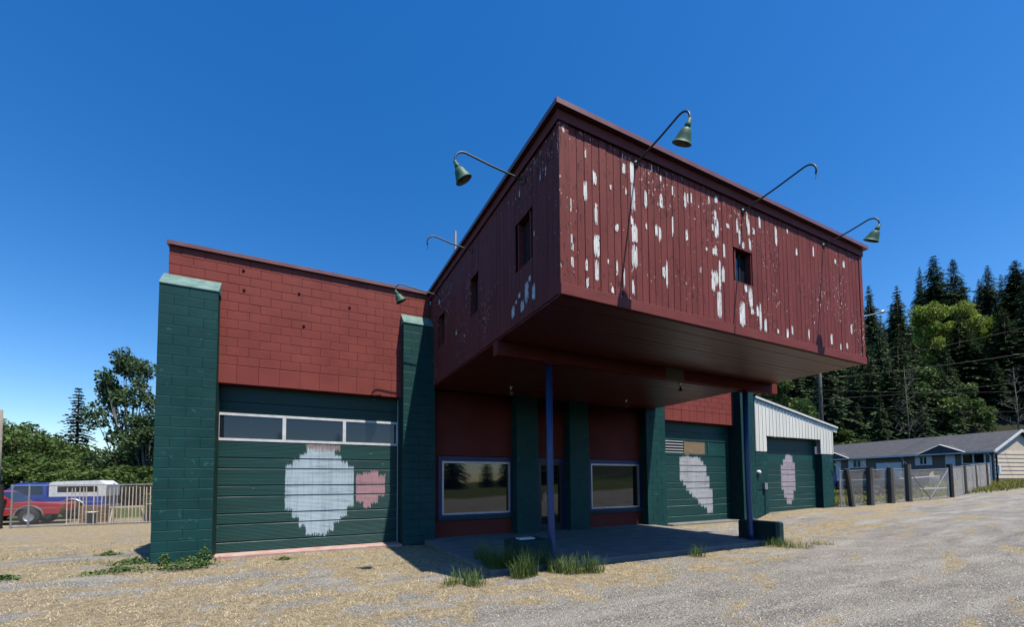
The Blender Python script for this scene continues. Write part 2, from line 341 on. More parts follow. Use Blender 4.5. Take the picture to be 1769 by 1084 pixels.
def block(w_, h_, parent, x, z, y, mat, name='block'):
    """one painted block: chamfered slab, its face at y, mesh shared between alike blocks"""
    var = random.randrange(4); key = (round(w_, 3), round(h_, 3), mat.name, var)
    if key not in BLK:
        r = random.Random(hash((round(w_, 3), round(h_, 3), var)) & 999); j = lambda s: (r.random()-.5)*s
        g = .0025; b = .006; mb = MB()
        x0, x1, z0, z1 = g+j(.003), w_-g+j(.003), g+j(.003), h_-g+j(.003)
        v = [(x0,b,z0),(x1,b,z0),(x1,b,z1),(x0,b,z1),(x0+b,j(.002),z0+b),(x1-b,j(.002),z0+b),(x1-b,j(.002),z1-b*1.5),(x0+b,j(.002),z1-b*1.5),(x0,.05,z0),(x1,.05,z0),(x1,.05,z1),(x0,.05,z1)]
        mb.add(v, [(4,5,6,7),(0,1,5,4),(1,2,6,5),(2,3,7,6),(3,0,4,7),(0,8,9,1),(1,9,10,2),(2,10,11,3),(3,11,8,0)])
        BLK[key] = mb.mesh('block', mat)
    return link(BLK[key], name, parent, (x, y + (random.random()-.5)*.003, z))
def courses(x0, x1, z0, n, h_, bw, fn, off=0):
    for i in range(n):
        x = x0 - (bw/2 if (i+off) % 2 else 0)
        while x < x1-.01:
            a, b = max(x, x0), min(x+bw, x1)
            if b-a > .04: fn(a, b-a, z0+i*h_, h_)
            x += bw
def merged(name, parent, mat, jobs, y):
    mb = MB()
    for (x0, x1, z0, n, h_, bw, off) in jobs:
        courses(x0, x1, z0, n, h_, bw, lambda a, w_, z, hh: mb.bbox(a+.0035, a+w_-.0035, y+(random.random()-.5)*.003, y+.05, z+.0035, z+hh-.0035, .005), off)
    o = mb.build(name, mat, parent); o['kind'] = 'stuff'; return o
# red wall above the first garage door
wl = MB().box(XL+.005, 2.97, YW+.006, YW+.3, 3.64, ZT-.02).build('wall', MREDM, bld)
courses(XL, 2.96, 4.05, 12, .1965, .405, lambda a, w_, z, h_: block(w_, h_, wl, a, z, YW, MRED))
x = -1.66
while x < 2.95:
    block(min(.405, 2.96-x), .40, wl, x, 3.645, YW, MRED, 'lintel_block'); x += .405
# below the cap the wall returns behind the left pillar
MB().box(XL+.005, -1.62, YW+.012, YW+.3, -.3, 3.64).build('wall_return', MREDM, bld)
MB().box(2.2, 3.0, YW+.012, YW+.3, -.3, 3.64).build('wall_return', MGRNM, bld)
for u, v in ((422, 501), (421, 467), (517, 507), (604, 531), (525, 563)):
    p = onY(u, v, YW); MB().lathe([(0, .026), (.020, .024), (.028, .014), (.028, 0)], (p.x, YW, p.z), (0, -1, 0), 10).build('anchor_stud', MREDM, bld, True)
# right red wall
wr = MB().box(10.4, XR, YW+.012, YW+.3, 3.64, ZT-.02).build('wall', MREDM, bld)
merged('blockwork', wr, MRED, [(10.5, XR, 4.05, 12, .1965, .405, 0), (10.5, XR, 3.645, 1, .40, .405, 0)], YW)
MB().box(10.4, 11.27, YW+.012, YW+.3, -.3, 3.64).build('wall_return', MGRNM, bld)
MB().box(15.0, XR, YW+.012, YW+.3, -.3, 3.64).build('wall_return', MGRNM, bld)
# pillars (battered buttresses with sloping caps)
def pillar(x0, x1, single, parent=bld, yf=10.27, top=5.47, sides=True):
    core = MB(); lean = .10
    def P(z): return yf + .012 + (.04*z/top)                    # front leans back with height
    z1 = top
    core.add([(x0+.012,P(0),-.3),(x1-.012,P(0),-.3),(x1-.012,YW+.2,-.3),(x0+.012,YW+.2,-.3),(x0+.012,P(z1),z1),(x1-.012,P(z1),z1),(x1-.012,YW+.2,z1),(x0+.012,YW+.2,z1)],
             [(0,3,2,1),(4,5,6,7),(0,1,5,4),(1,2,6,5),(2,3,7,6),(3,0,4,7)])
    po = core.build('pillar', MGRNM, parent)
    cap = MB(); yy = P(top)-.012
    cap.add([(x0-.004,yy-.01,top),(x1+.004,yy-.01,top),(x1+.004,YW+.01,top),(x0-.004,YW+.01,top),(x0-.004,yy-.01,top+.02),(x1+.004,yy-.01,top+.02),(x1+.004,YW+.01,top+.33),(x0-.004,YW+.01,top+.33)],
            [(0,3,2,1),(4,5,6,7),(0,1,5,4),(1,2,6,5),(2,3,7,6),(3,0,4,7)])
    cap.build('pillar_cap', MCAP, po)
    n = 27; hh = (top+.0)/n; bw = (x1-x0)/2
    if single:
        courses(x0, x1, 0, n, hh, bw, lambda a, w_, z, h_: block(w_, h_, po, a, z, P(z)-.005, MGRN))
    else:
        mb = MB()
        courses(x0, x1, 0, n, hh, bw, lambda a, w_, z, h_: mb.bbox(a+.0035, a+w_-.0035, P(z)-.005+(random.random()-.5)*.003, P(z)+.04, z+.0035, z+h_-.0035, .005))
        o = mb.build('blockwork', MGRN, po); o['kind'] = 'stuff'
    return po
pillar(-2.53, -1.56, True); pillar(2.22, 3.02, True)
pillar(10.12, 10.98, False); pillar(14.95, 15.75, False)
# porch back wall
m = MB(); m.box(3.0, 10.4, YW+.02, YW+.25, 2.22, 3.93); m.box(3.0, 3.2, YW+.02, YW+.25, 0, 2.22); m.box(3.2, 5.4, YW+.02, YW+.25, 0, .5)
m.box(8.0, 10.4, YW+.02, YW+.25, 0, .5); m.box(5.4, 6.2, YW+.02, YW+.25, 0, 2.22); m.box(7.2, 8.0, YW+.02, YW+.25, 0, 2.22); m.box(10.18, 10.4, YW+.02, YW+.25, .5, 2.22)
m.build('porch_wall', MREDS, bld)
for x0, x1 in ((5.33, 6.02), (7.10, 7.79)):
    mb = MB().box(x0, x1, 10.29, YW+.02, 0, 3.93); mb.build('column', MGRN, bld)
def porch_window(x0, x1, inner):
    z0, z1 = .66, 2.07
    s_ = MB(); 
    for a in ((x0-.10, x1+.10, z1, z1+.13), (x0-.10, x1+.10, z0-.15, z0), (x0-.10, x0, z0, z1), (x1, x1+.10, z0, z1)):
        s_.box(a[0], a[1], YW-.03, YW+.10, a[2], a[3])
    wo = s_.build('window', MBLUED, bld)
    f_ = MB()
    for a in ((x0, x1, z1-.05, z1), (x0, x1, z0, z0+.05), (x0, x0+.05, z0+.05, z1-.05), (x1-.05, x1, z0+.05, z1-.05)):
        f_.box(a[0], a[1], YW-.015, YW+.05, a[2], a[3])
    f_.build('frame', MALU, wo)
    MB().box(x0+.05, x1-.05, YW+.02, YW+.035, z0+.05, z1-.05).build('pane', MGLASS, wo)
    MB().box(x0-.14, x1+.14, YW-.08, YW-.03, z0-.13, z0-.06).build('sill', MGRN, wo)
porch_window(3.29, 5.27, 0); porch_window(8.08, 10.06, 1)
eo = MB(); eo.box(6.12, 6.22, YW-.02, YW+.1, 0, 2.2); eo.box(7.02, 7.12, YW-.02, YW+.1, 0, 2.2); eo.box(6.22, 7.02, YW-.02, YW+.1, 2.1, 2.2)
eo = eo.build('entry_door', MBLUED, bld)
mb = MB(); mb.box(6.22, 6.30, YW+.01, YW+.06, .05, 2.1); mb.box(6.94, 7.02, YW+.01, YW+.06, .05, 2.1); mb.box(6.30, 6.94, YW+.01, YW+.06, 2.0, 2.1); mb.box(6.30, 6.94, YW+.01, YW+.06, .05, .28)
mb.build('leaf_frame', MDOORF, eo); MB().box(6.30, 6.94, YW+.025, YW+.04, .28, 2.0).build('pane', MGLASS, eo)
MB().tube([(6.38, YW-.05, .95), (6.38, YW-.05, 1.2)], .012).build('handle', MALU, eo)
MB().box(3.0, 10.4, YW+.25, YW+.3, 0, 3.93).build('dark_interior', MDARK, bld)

# garage doors
def section_profile(h_):
    """(y, z, ledge?) outline of one ribbed door section, bottom to top; y positive = recessed"""
    pts = [(.030, 0), (.030, .014), (0, .024)]
    z = .024; 
    def fine(z, z1):
        out = []
        while z < z1-.03:
            out += [(0, z+.018), (.004, z+.022), (.004, z+.026), (0, z+.030)]; z += .03
        return out
    pts += fine(z, h_*.36) + [(0, h_*.36), (.026, h_*.36+.004), (.026, h_*.40), (0, h_*.40+.012)]
    pts += fine(h_*.40+.012, h_-.02) + [(0, h_-.012), (.030, h_-.006), (.030, h_)]
    return pts
def garage_door(parent, x0, x1, z0, z1, mat, yd, win, flat_top=False, shutter=None):
    h_ = (z1-z0)/6; do = MB().box(x0, x1, yd+.04, yd+.07, z0, z1).build('garage_door', MDARK, parent)
    for i in range(6):
        if i == 4 and win != 'none':
            continue
        if (i >= 4 and flat_top):
            MB().box(x0, x1, yd, yd+.04, z0+i*h_+.004, z0+(i+1)*h_-.004).build('door_panel', mat, do); continue
        pr = section_profile(h_); mb = MB(); v = []; f = []; mi = []
        for y, z in pr: v += [(x0, yd+y, z0+i*h_+z), (x1, yd+y, z0+i*h_+z)]
        for k in range(len(pr)-1):
            f.append((2*k, 2*k+1, 2*k+3, 2*k+2))
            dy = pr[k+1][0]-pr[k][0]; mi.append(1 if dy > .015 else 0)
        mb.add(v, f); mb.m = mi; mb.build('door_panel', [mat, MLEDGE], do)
    if win != 'none':
        za, zb = z0+4*h_, z0+5*h_; xs = np.linspace(x0, x1, 4); f_ = MB()
        f_.box(x0, x1, yd-.01, yd+.03, za, za+.055); f_.box(x0, x1, yd-.01, yd+.03, zb-.055, zb)
        for k, xx in enumerate(xs):
            a, b = (xx, xx+.05) if k == 0 else (xx-.05, xx) if k == 3 else (xx-.035, xx+.035)
            f_.box(a, b, yd-.01, yd+.03, za+.055, zb-.055)
        fo = f_.build('window_band', MWHITE if win == 'white' else mat, do)
        for k in range(3):
            mt = MGLASSB if (win == 'white' or k == 0) else mat
            MB().box(xs[k]+.03, xs[k+1]-.03, yd+.008, yd+.02, za+.05, zb-.05).build('pane', mt, do)
        if win != 'white':
            for q in range(5): MB().box(xs[0]+.06, xs[1]-.06, yd-.002, yd+.006, za+.09+q*.1, za+.115+q*.1).build('blind_slat', MWHITE, do)
    return do
YD = YW+.24
garage_door(bld, -1.62, 2.21, .02, 3.66, MDOOR1, YD, 'white')
garage_door(bld, 11.26, 15.02, .02, 3.66, MDOOR2, YD, 'painted')
MB().box(-1.62, 2.21, 10.30, 10.86, -.1, .03).build('threshold', pmat('red_threshold', (.42, .20, .17), (.45, .38, .33), 4, .8), bld)
MB().box(11.26, 15.02, 10.30, 10.86, -.1, .03).build('threshold', MCONC, bld)
m = MB(); m.box(-1.64, -1.60, YW+.3, YW+.34, 0, 3.7); m.box(2.19, 2.23, YW+.2, YW+.24, 0, 3.7); m.build('door_jamb', MWHITE, bld)

# canopy box
CX0, CX1, CY0, CZ0, CZ1 = 2.97, 10.58, 4.47, 3.94, 6.46
can = MB(); can.box(CX0+.17, CX1-.17, CY0+.17, YW-.01, CZ0+.03, CZ1-.1)
# window recesses are separate dark pockets, so the box stays behind the boards
can = can.build('canopy', pmat('dark_sheathing', (.035, .012, .011), None, 4, .9), bld)
FW = [(6.51, 6.91, 4.86, 5.43)]; LWN = [(5.31, 5.66, 4.78, 5.54), (7.34, 7.71, 4.78, 5.54), (9.45, 9.83, 4.80, 5.54)]
bmesh_cache = {}
def board(w_, h_, parent, loc, rz=0, depth=.022):
    key = (round(w_, 3), round(h_, 2), depth)
    if key not in bmesh_cache: bmesh_cache[key] = MB().bbox(  .003, w_-.003, 0, depth, 0, h_, .004).mesh('board', MBOARD)
    o = link(bmesh_cache[key], 'board', parent, loc); o.rotation_euler = (0, 0, rz); return o
def split_board(a, b, z0, z1, wins, put):
    for (p, q, u, v) in wins:
        if a < q and b > p:
            put(z0, u-z0); put(v, z1-v); return
    put(z0, z1-z0)
n = 58; bw = (CX1-.10-(CX0+.15))/n
for i in range(n):
    a = CX0+.15+i*bw; jit = (random.random()-.5)*.006
    split_board(a+.02, a+bw-.02, CZ0+.13, CZ1-.2, FW, lambda z, h_: board(bw, h_, can, (a, CY0+jit, z)))
n = 44; bw2 = (YW-CY0-.03)/n
for i in range(n):                                             # left side, facing -X
    y1 = CY0+.03+(i+1)*bw2; jit = (random.random()-.5)*.006
    split_board(y1-bw2+.02, y1-.02, CZ0+.02, CZ1-.2, LWN, lambda z, h_: board(bw2, h_, can, (CX0+jit, y1, z), -math.pi/2))
for i in range(n):                                             # right side, facing +X
    y0 = CY0+.03+i*bw2
    board(bw2, CZ1-.2-CZ0-.02, can, (CX1, y0, CZ0+.02), math.pi/2)
# corner boards, bottom trim, fascia, metal cap
MB().bbox(CX0-.012, CX0+.145, CY0-.018, CY0+.03, CZ0+.13, CZ1-.2, .004).build('corner_board', MBOARD, can)
MB().bbox(CX1-.10, CX1+.012, CY0-.018, CY0+.03, CZ0+.13, CZ1-.2, .004).build('corner_board', MBOARD, can)
MB().bbox(CX0-.015, CX1+.015, CY0-.035, CY0+.03, CZ0-.02, CZ0+.135, .006).build('bottom_trim', MTRIM, can)
m = MB(); m.box(CX0-.035, CX1+.035, CY0-.035, CY0+.02, CZ1-.21, CZ1-.07); m.box(CX0-.035, CX0+.02, CY0+.02, YW-.01, CZ1-.21, CZ1-.07); m.box(CX1-.02, CX1+.04, CY0+.02, YW-.01, CZ1-.21, CZ1-.07)
m.build('fascia', MTRIM, can)
m = MB(); m.box(CX0-.10, CX1+.10, CY0-.11, CY0+.2, CZ1-.07, CZ1); m.box(CX0-.10, CX0+.2, CY0+.2, YW+.3, CZ1-.07, CZ1); m.box(CX1-.2, CX1+.10, CY0+.2, YW+.3, CZ1-.07, CZ1)
m.build('metal_cap', MCAPM, can)
MB().box(CX0+.2, CX1-.2, CY0+.2, YW+.2, CZ1-.1, CZ1-.04).build('canopy_roof', MCONC, can)
# window pockets
def recess(a, b, z0, z1, front):
    pv = (lambda x0, x1, d0, d1, u0, u1: MB().box(x0, x1, CY0+d0, CY0+d1, u0, u1)) if front else (lambda x0, x1, d0, d1, u0, u1: MB().box(CX0+d0, CX0+d1, x0, x1, u0, u1))
    pv(a, b, .12, .135, z0, z1).build('window_pane', MGLASSB if front else MDUSTY, can)
    for q in ((a-.03, a, z0-.03, z1+.03), (b, b+.03, z0-.03, z1+.03), (a, b, z0-.03, z0), (a, b, z1, z1+.03)):
        pv(q[0], q[1], .0225, .16, q[2], q[3]).build('window_reveal', MTRIM, can)
    c = a+(b-a)*.55; pv(c-.012, c+.012, .105, .12, z0, z1).build('window_mullion', MDARK, can)
for q in FW: recess(*q, True)
for q in LWN: recess(*q, False)
# soffit planks
n = 43; pw = (YW-CY0-.05)/n; pm = MB().box(0, CX1-CX0-.04, .003, pw-.003, 0, .03).mesh('soffit_plank', MSOFF)
for i in range(n): link(pm, 'soffit_plank', can, (CX0+.02, CY0+.03+i*pw, CZ0-.004+(random.random()-.5)*.006))
# beam under the soffit
for a, b, mt, dz in ((2.96, 4.0, MREDS, 0), (4.0, 6.9, MREDS, .012), (6.9, 7.45, pmat('bare_plywood', (.10, .075, .055), None, 5, .8), .004), (7.45, 10.78, MREDS, .012)):
    MB().bbox(a, b-.004, 6.42-dz*.3, 6.58, 3.68+dz, CZ0-.006, .006).build('beam', mt, bld)
# posts
def post(x, y, bend, base):
    pts = [(x+bend*0.0, y, 3.68), (x, y, 2.0), (x+.005, y, 1.2), (x+bend*.35, y, .7), (x+bend*.8, y, .25), (x+bend, y, base)]
    po = MB().tube(pts, .062, 14).build('post', MBLUE, bld, True)
    MB().box(x-.16, x+.16, y-.10, y+.10, 3.66, 3.68).build('cap_plate', MREDS, po)
    MB().box(x+bend-.1, x+bend+.1, y-.1, y+.1, base-.01, base+.012).build('base_plate', MBLUE, po)
post(4.06, 6.53, .04, .0); post(9.62, 6.5, .06, .10)
# bare patches where the red paint has come away
def patches(lst, u0, v0, k, face):
    mb = MB()
    for (a, b, c, d) in lst:
        uc = u0+(a+c)/2/k
        if face == 'F':
            p0 = onY(u0+a/k, v0+(b+d)/2/k, CY0-.006); p1 = onY(u0+c/k, v0+(b+d)/2/k, CY0-.006); t0 = onY(uc, v0+b/k, CY0-.006); t1 = onY(uc, v0+d/k, CY0-.006)
            h0, h1 = p0.x, p1.x; mk = lambda s, z: (s, CY0-.0055, z)
        else:
            p0 = onX(u0+a/k, v0+(b+d)/2/k, CX0-.006); p1 = onX(u0+c/k, v0+(b+d)/2/k, CX0-.006); t0 = onX(uc, v0+b/k, CX0-.006); t1 = onX(uc, v0+d/k, CX0-.006)
            h0, h1 = p1.y, p0.y; mk = lambda s, z: (CX0-.0055, s, z)
        z1, z0 = min(t0.z, CZ1-.22), max(t1.z, CZ0+.14); w_ = (h1-h0)*random.uniform(.62, .92); h0 = h0+((h1-h0)-w_)*random.random(); ns = max(2, int(w_/.009)); H_ = z1-z0
        for q in range(ns):
            f0 = h0+w_*q/ns; f1 = h0+w_*(q+1)/ns; ed = abs((q+.5)/ns-.5)*2; a_ = z0+H_*(.0+.14*ed**2*random.random()+.22*random.random()**2); b_ = z1-H_*(.0+.14*ed**2*random.random()+.26*random.random()**2)
            segs = [(a_, b_)]
            if random.random() < .10 and b_-a_ > .08: g0 = a_+(b_-a_)*random.uniform(.2, .8); g1 = random.uniform(.012, .05); segs = [(a_, g0), (g0+g1, b_)]
            for u_, v_ in segs:
                if v_-u_ < .012: continue
                m1, m2 = u_+(v_-u_)*.2, v_-(v_-u_)*.2; j = lambda: random.uniform(-.003, .003); tl, tr = random.random(), random.random()
                mb.add([mk(f0+(f1-f0)*tl*.6, u_), mk(f1-(f1-f0)*tl*.2, u_+.012*random.random()), mk(f1+j(), m1), mk(f1+j(), m2), mk(f1-(f1-f0)*tr*.5, v_), mk(f0+(f1-f0)*tr*.3, v_-.014*random.random()), mk(f0+j(), m2), mk(f0+j(), m1)], [(0, 1, 2, 7), (7, 2, 3, 6), (6, 3, 4, 5)])
    o = mb.build('bare_patch', MPEEL, can); o['kind'] = 'stuff'
PA = [(212,325,234,400),(165,375,183,485),(218,485,236,600),(213,637,245,760),(222,760,246,880),(178,850,192,918),(174,760,188,825),(104,750,120,810),(104,635,112,720),(105,680,118,725),(322,588,340,632),(327,770,338,855),(392,280,418,400),(398,385,428,540),(355,290,372,345),(372,400,380,450),(398,548,412,600),(402,585,432,690),(400,690,434,815),(405,865,418,950),(364,808,371,905),(466,422,480,528),(470,582,481,620),(536,430,556,515),(518,590,531,655),(535,597,551,685),(600,545,609,655),(599,400,608,450),(661,433,673,520),(676,435,684,490),(694,435,703,490),(668,615,682,680),(555,795,570,862),(573,765,582,915),(303,895,316,940),(295,395,304,425),(497,290,505,330),(778,450,790,495),(768,700,778,725),(741,800,748,835),(285,760,291,790),(100,440,106,540),(172,215,180,270),(540,350,550,385)]
PB = [(110,122,130,165),(105,200,125,300),(110,240,138,360),(92,270,104,320),(175,275,195,305),(95,395,110,450),(108,392,125,455),(155,385,168,470),(88,525,115,655),(112,530,132,625),(130,475,147,650),(146,500,168,602),(122,645,152,800),(228,240,240,330),(242,300,258,400),(262,375,274,415),(284,205,296,300),(290,250,308,345),(298,355,312,425),(318,300,332,338),(352,230,362,310),(441,285,455,400),(505,300,514,332),(650,400,659,460),(556,410,566,455),(770,470,780,498),(814,478,827,522),(246,700,278,845),(272,613,290,655),(296,620,322,745),(310,740,328,780),(342,722,355,795),(356,708,370,875),(384,795,398,880),(455,855,465,885),(505,850,518,910),(534,835,543,890),(624,850,634,920),(748,880,760,945),(800,935,808,975),(858,828,870,888),(836,932,846,968),(28,515,38,550),(70,135,80,170)]
PC = [(380,870,398,935),(422,845,438,938),(440,765,458,850),(466,775,482,850),(410,815,422,840),(398,845,408,865),(455,740,466,770),(440,825,450,865),(475,555,480,590),(415,395,420,430),(88,845,95,865),(158,970,164,990),(500,330,505,360),(522,300,527,340)]
patches(PA, 950, 180, 2.854, 'F'); patches(PB, 1200, 300, 3.187, 'F'); patches(PC, 720, 160, 2.357, 'L')
# roof vent pipe
MB().tube([(3.18, 9.2, 6.3), (3.18, 9.2, 7.42)], .035, 10).build('vent_pipe', MALU, bld)

# porch slab
MB().bbox(2.75, 10.35, 6.22, YW+.02, -.25, .09, .02).build('porch_slab', MCONC, bld)

# ---------------------------------------------------------------- gooseneck lamps
def gooseneck(base, out, length, shade, label, z=6.1, group='gooseneck sign lamps on the canopy'):
    t = thing('gooseneck_lamp', label, 'lamp', base, 0, group); o = Vector(out)
    P = lambda d, dz: o*d + Vector((0, 0, dz))
    r = .15; L = length
    pts = [P(-.03, 0), P(.0, 0), P(L*.5, .05), P(L-r*1.1, .10)] + [P(L-r + r*math.sin(a), .10-r*.0 + -r*(1-math.cos(a))) for a in np.linspace(.2, 1.9, 9)]
    MB().tube(pts, .0135, 8).build('arm', MPIPE, t, True)
    MB().lathe([(.0, -.002), (.05, -.002), (.05, .012), (.02, .03)], P(0, 0), out, 12).build('wall_flange', MPIPE, t, True)
    e = pts[-1]
    if shade:
        ax = (o*-.6 + Vector((0, 0, -1))).normalized()          # shade turned back towards the sign face
        mb = MB(); mb.lathe([(.0, -.03), (.024, -.03), (.026, .02), (.036, .026), (.040, .06), (.034, .068), (.050, .078), (.072, .105), (.086, .15), (.108, .205), (.120, .235), (.126, .238), (.124, .244)], e, ax, 20)
        sh = mb.build('shade', MLAMPG, t, True)
        MB().lathe([(.122, .243), (.102, .205), (.080, .15), (.064, .11), (.03, .085), (0, .083)], e, ax, 20).build('inner_reflector', MLAMPI, sh, True)
    else:
        MB().tube([e, e+Vector((0.004, 0, -.05)), e+Vector((-.01, .004, -.09))], .005, 5).build('loose_wire', MCABLE, t)
    return t
gooseneck((4.3, CY0, 6.13), (0, -1, 0), .95, True, 'green shaded gooseneck lamp on canopy front nearest the left corner board')
gooseneck((6.71, CY0, 6.12), (0, -1, 0), 1.15, False, 'bare hooked lamp arm above the small front canopy window, shade missing')
gooseneck((9.17, CY0, 6.14), (0, -1, 0), .90, True, 'green shaded gooseneck lamp at the far right end of canopy front')
gooseneck((CX0, 5.43, 6.08), (-1, 0, 0), 1.1, True, 'green shaded gooseneck lamp on canopy shaded side nearest the front corner')
gooseneck((CX0, 7.61, 6.09), (-1, 0, 0), .9, False, 'bare hooked lamp arm midway along the shaded canopy side')
gooseneck((CX0, 9.64, 6.0), (-1, 0, 0), 1.08, True, 'green shaded gooseneck lamp on canopy side close to the red block wall')
# small spot lamps under the soffit
def spot(x, y, label, kind):
    t = thing('soffit_spotlight', label, 'spotlight', (x, y, CZ0), 0, 'spotlights under the canopy')
    MB().lathe([(0, -.005), (.05, -.005), (.05, -.02), (.018, -.03), (.018, -.09), (.03, -.10)], (0,0,0), (0,0,1), 10).build('socket', MALU, t, True)
    ax = Vector((.2, -.3, -1)) if kind else Vector((0, -.1, -1))
    MB().lathe([(.018, .0), (.022, .03), (.052, .095), (.055, .11), (.03, .122), (0, .125)], (0, 0, -.095), ax, 12).build('bulb', MLAMPI, t, True)
spot(4.76, 9.5, 'white spot bulb under canopy above the larger porch window near the garage', 1)
spot(8.65, 9.6, 'white spot bulb under canopy above the second porch window', 0)
spot(8.39, 7.36, 'white spot bulb under canopy just behind the beam', 0)

# ---------------------------------------------------------------- concrete blocks by the posts
def conc_block(x0, x1, y0, y1, h_, z, label, extra=False):
    t = thing('post_guard_block', label, 'concrete block', ((x0+x1)/2, (y0+y1)/2, z), 0, 'dark green concrete blocks guarding the posts')
    a, b = (x1-x0)/2, (y1-y0)/2; mb = MB(); c = .03
    r = lambda s, zz, q: [(-a+q,-b+q+s,zz),(a-q,-b+q+s,zz),(a-q,b-q,zz),(-a+q,b-q,zz)]
    v = r(0, -.1, 0) + r(0, h_-c, .0) + r(0, h_, c)
    f = [(3,2,1,0), (8,9,10,11)] + [(i, (i+1)%4, 4+(i+1)%4, 4+i) for i in range(4)] + [(4+i, 4+(i+1)%4, 8+(i+1)%4, 8+i) for i in range(4)]
    mb.add(v, f); mb.build('block_body', pmat('green_concrete', (.012, .036, .036), (.018, .042, .04), 4, .7, 30, .6, .008, spec=.15, fine=(7, .68, (.06, .07, .062))), t)
    if extra: MB().box(-.18, .12, -.06, .10, h_+.001, h_+.022).build('loose_lid', MWHITE, t)
conc_block(3.28, 3.92, 6.28, 6.85, .50, 0, 'low dark green concrete block with a pale scrap on top beside the bent post', True)
conc_block(9.86, 10.16, 6.02, 6.95, .53, 0, 'long dark green concrete block beyond the far blue post')

# ---------------------------------------------------------------- lean-to garage
ann = thing('lean_to_garage', 'lean-to garage with cream metal siding over dark green block base', 'garage', (0, 0, 0))
AX0, AX1, AZ = 16.24, 21.85, .18; YA = YW
ztop = lambda x: 4.84 - (x-AX0)*(4.84-3.90)/(22.2-AX0)
MB().box(AX1-.2, AX1-.01, YA+.3, 20, 0, 2.7).build('side_wall', MGRNM, ann); MB().box(AX0, AX1-.2, 19.8, 20, 0, 4).build('back_wall', MGRNM, ann)
ab = MB().box(AX0, 17.0, YA+.008, YA+.3, 0, 2.70).build('wall', MGRNM, ann); ab2 = MB().box(20.95, AX1, YA+.008, YA+.3, 0, 2.70).build('wall', MGRNM, ann)
def ann_courses(x0, x1, ab): courses(x0, x1, AZ-.1, 13, .2015, .405, lambda a, w_, z, h_: block(w_, h_, ab, a, z, YA, MGRN))
ann_courses(AX0, 17.0, ab); ann_courses(20.95, AX1, ab2)
MSIDE = pmat('cream_metal_siding', (.80, .78, .68), (.72, .70, .60), 2.2, .5, 20, .1, .002, stretch=(2, 1, .3), rnd=.10, fine=(5, .70, (.36, .34, .27)))
x = AX0; pwid = .23
while x < AX1+.02:
    x1 = min(x+pwid, AX1+.04); zb = 3.33 if (x > 16.9 and x1 < 21.0) else 2.69
    prof = [(0, 0), (.02, -.022), (.045, -.022), (.065, 0), (.14, 0), (.147, -.006), (.155, 0), (pwid, 0)]; mb = MB(); v = []; f = []
    for px_, py_ in prof:
        xx = min(x+px_, x1); v += [(xx, YA-.012+py_, zb), (xx, YA-.012+py_, ztop(xx)-.01)]
    v += [(x, YA+.01, zb), (x1, YA+.01, zb)]
    for k in range(len(prof)-1): f.append((2*k, 2*k+2, 2*k+3, 2*k+1))
    mb.add(v, f); mb.build('siding_panel', MSIDE, ann); x += pwid
MB().prism([(AX0, 2.72), (17.0, 2.72), (17.0, 3.36), (20.95, 3.36), (20.95, 2.72), (AX1, 2.72), (AX1, ztop(AX1)-.03), (AX0, ztop(AX0)-.03)], YA+.012, YA+.2).build('siding_backing', MWHITE, ann)
MB().prism([(AX0-.02, ztop(AX0)-.015), (22.2, ztop(22.2)-.015), (22.2, ztop(22.2)+.07), (AX0-.02, ztop(AX0)+.07)], YA-.09, 20.2).build('roof', MWHITE, ann)
MB().prism([(AX1, ztop(AX1)-.2), (22.2, ztop(22.2)-.2), (22.2, ztop(22.2)-.018), (AX1, ztop(AX1)-.018)], YA-.03, YA+.0).build('eave_return', MSIDE, ann)
garage_door(ann, 17.0, 20.95, AZ, 3.34, MDOOR3, YA+.28, 'none', True)
MB().box(17.0, 20.95, YA-.2, YA+.35, -.1, AZ+.01).build('threshold', MCONC, ann)
# electric meter and conduit on the wall between
t = thing('electric_meter', 'electric meter box with round glass dial and conduit on green wall', 'meter', (16.12, YA-.05, 1.75))
MB().bbox(-.14, .14, -.08, .05, -.25, .28, .012).build('box', MGRN, t); MB().lathe([(.09, 0), (.09, .07), (.06, .10), (0, .11)], (.03, -.08, .08), (0, -1, 0), 16).build('dial', MWHITE, t, True)
MB().tube([(-.05, .0, .28), (-.05, .0, 2.9)], .025).build('conduit', MGRN, t)
t = thing('junction_box', 'small grey junction box on conduit beside the lean-to door', 'junction box', (16.72, YA-.03, 1.25))
MB().bbox(-.09, .09, -.07, .02, -.10, .16, .01).build('box', MALU, t); MB().tube([(0, 0, -.1), (0, 0, -1.1)], .014).build('conduit', MDOORF, t); MB().tube([(-.09, 0, -.02), (-.3, 0, -.06), (-.62, 0, 0)], .008).build('cable', MCABLE, t)

# ---------------------------------------------------------------- vegetation makers
MBARK = pmat('bark', (.10, .082, .065), (.06, .05, .042), 6, .9, 20, .8, .02, stretch=(1, 1, .3))
MSNAG = pmat('snag_bark', (.13, .12, .10), (.08, .075, .065), 6, .9, 20, .6, .02)
MBARKG = pmat('grey_bark', (.24, .22, .19), (.15, .135, .12), 6, .9, 20, .6, .02)
MFIR = [leafmat('fir_needles_a', (.034, .066, .026), (.058, .096, .035), .7, .12, .25), leafmat('fir_needles_b', (.042, .080, .032), (.070, .115, .042), .7, .12, .25)]
MSPR = leafmat('sparse_spruce', (.032, .042, .030), (.045, .054, .038), .7, .1, .4)
MLEAFD = leafmat('maple_leaf_dark', (.045, .085, .028), (.085, .13, .05), .5, .2, .5)
MLEAFY = leafmat('spring_leaf', (.21, .30, .035), (.30, .37, .06), .6, .3, .25)
MLEAFM = leafmat('bramble_leaf', (.055, .105, .022), (.12, .17, .04), .6, .25, .6)
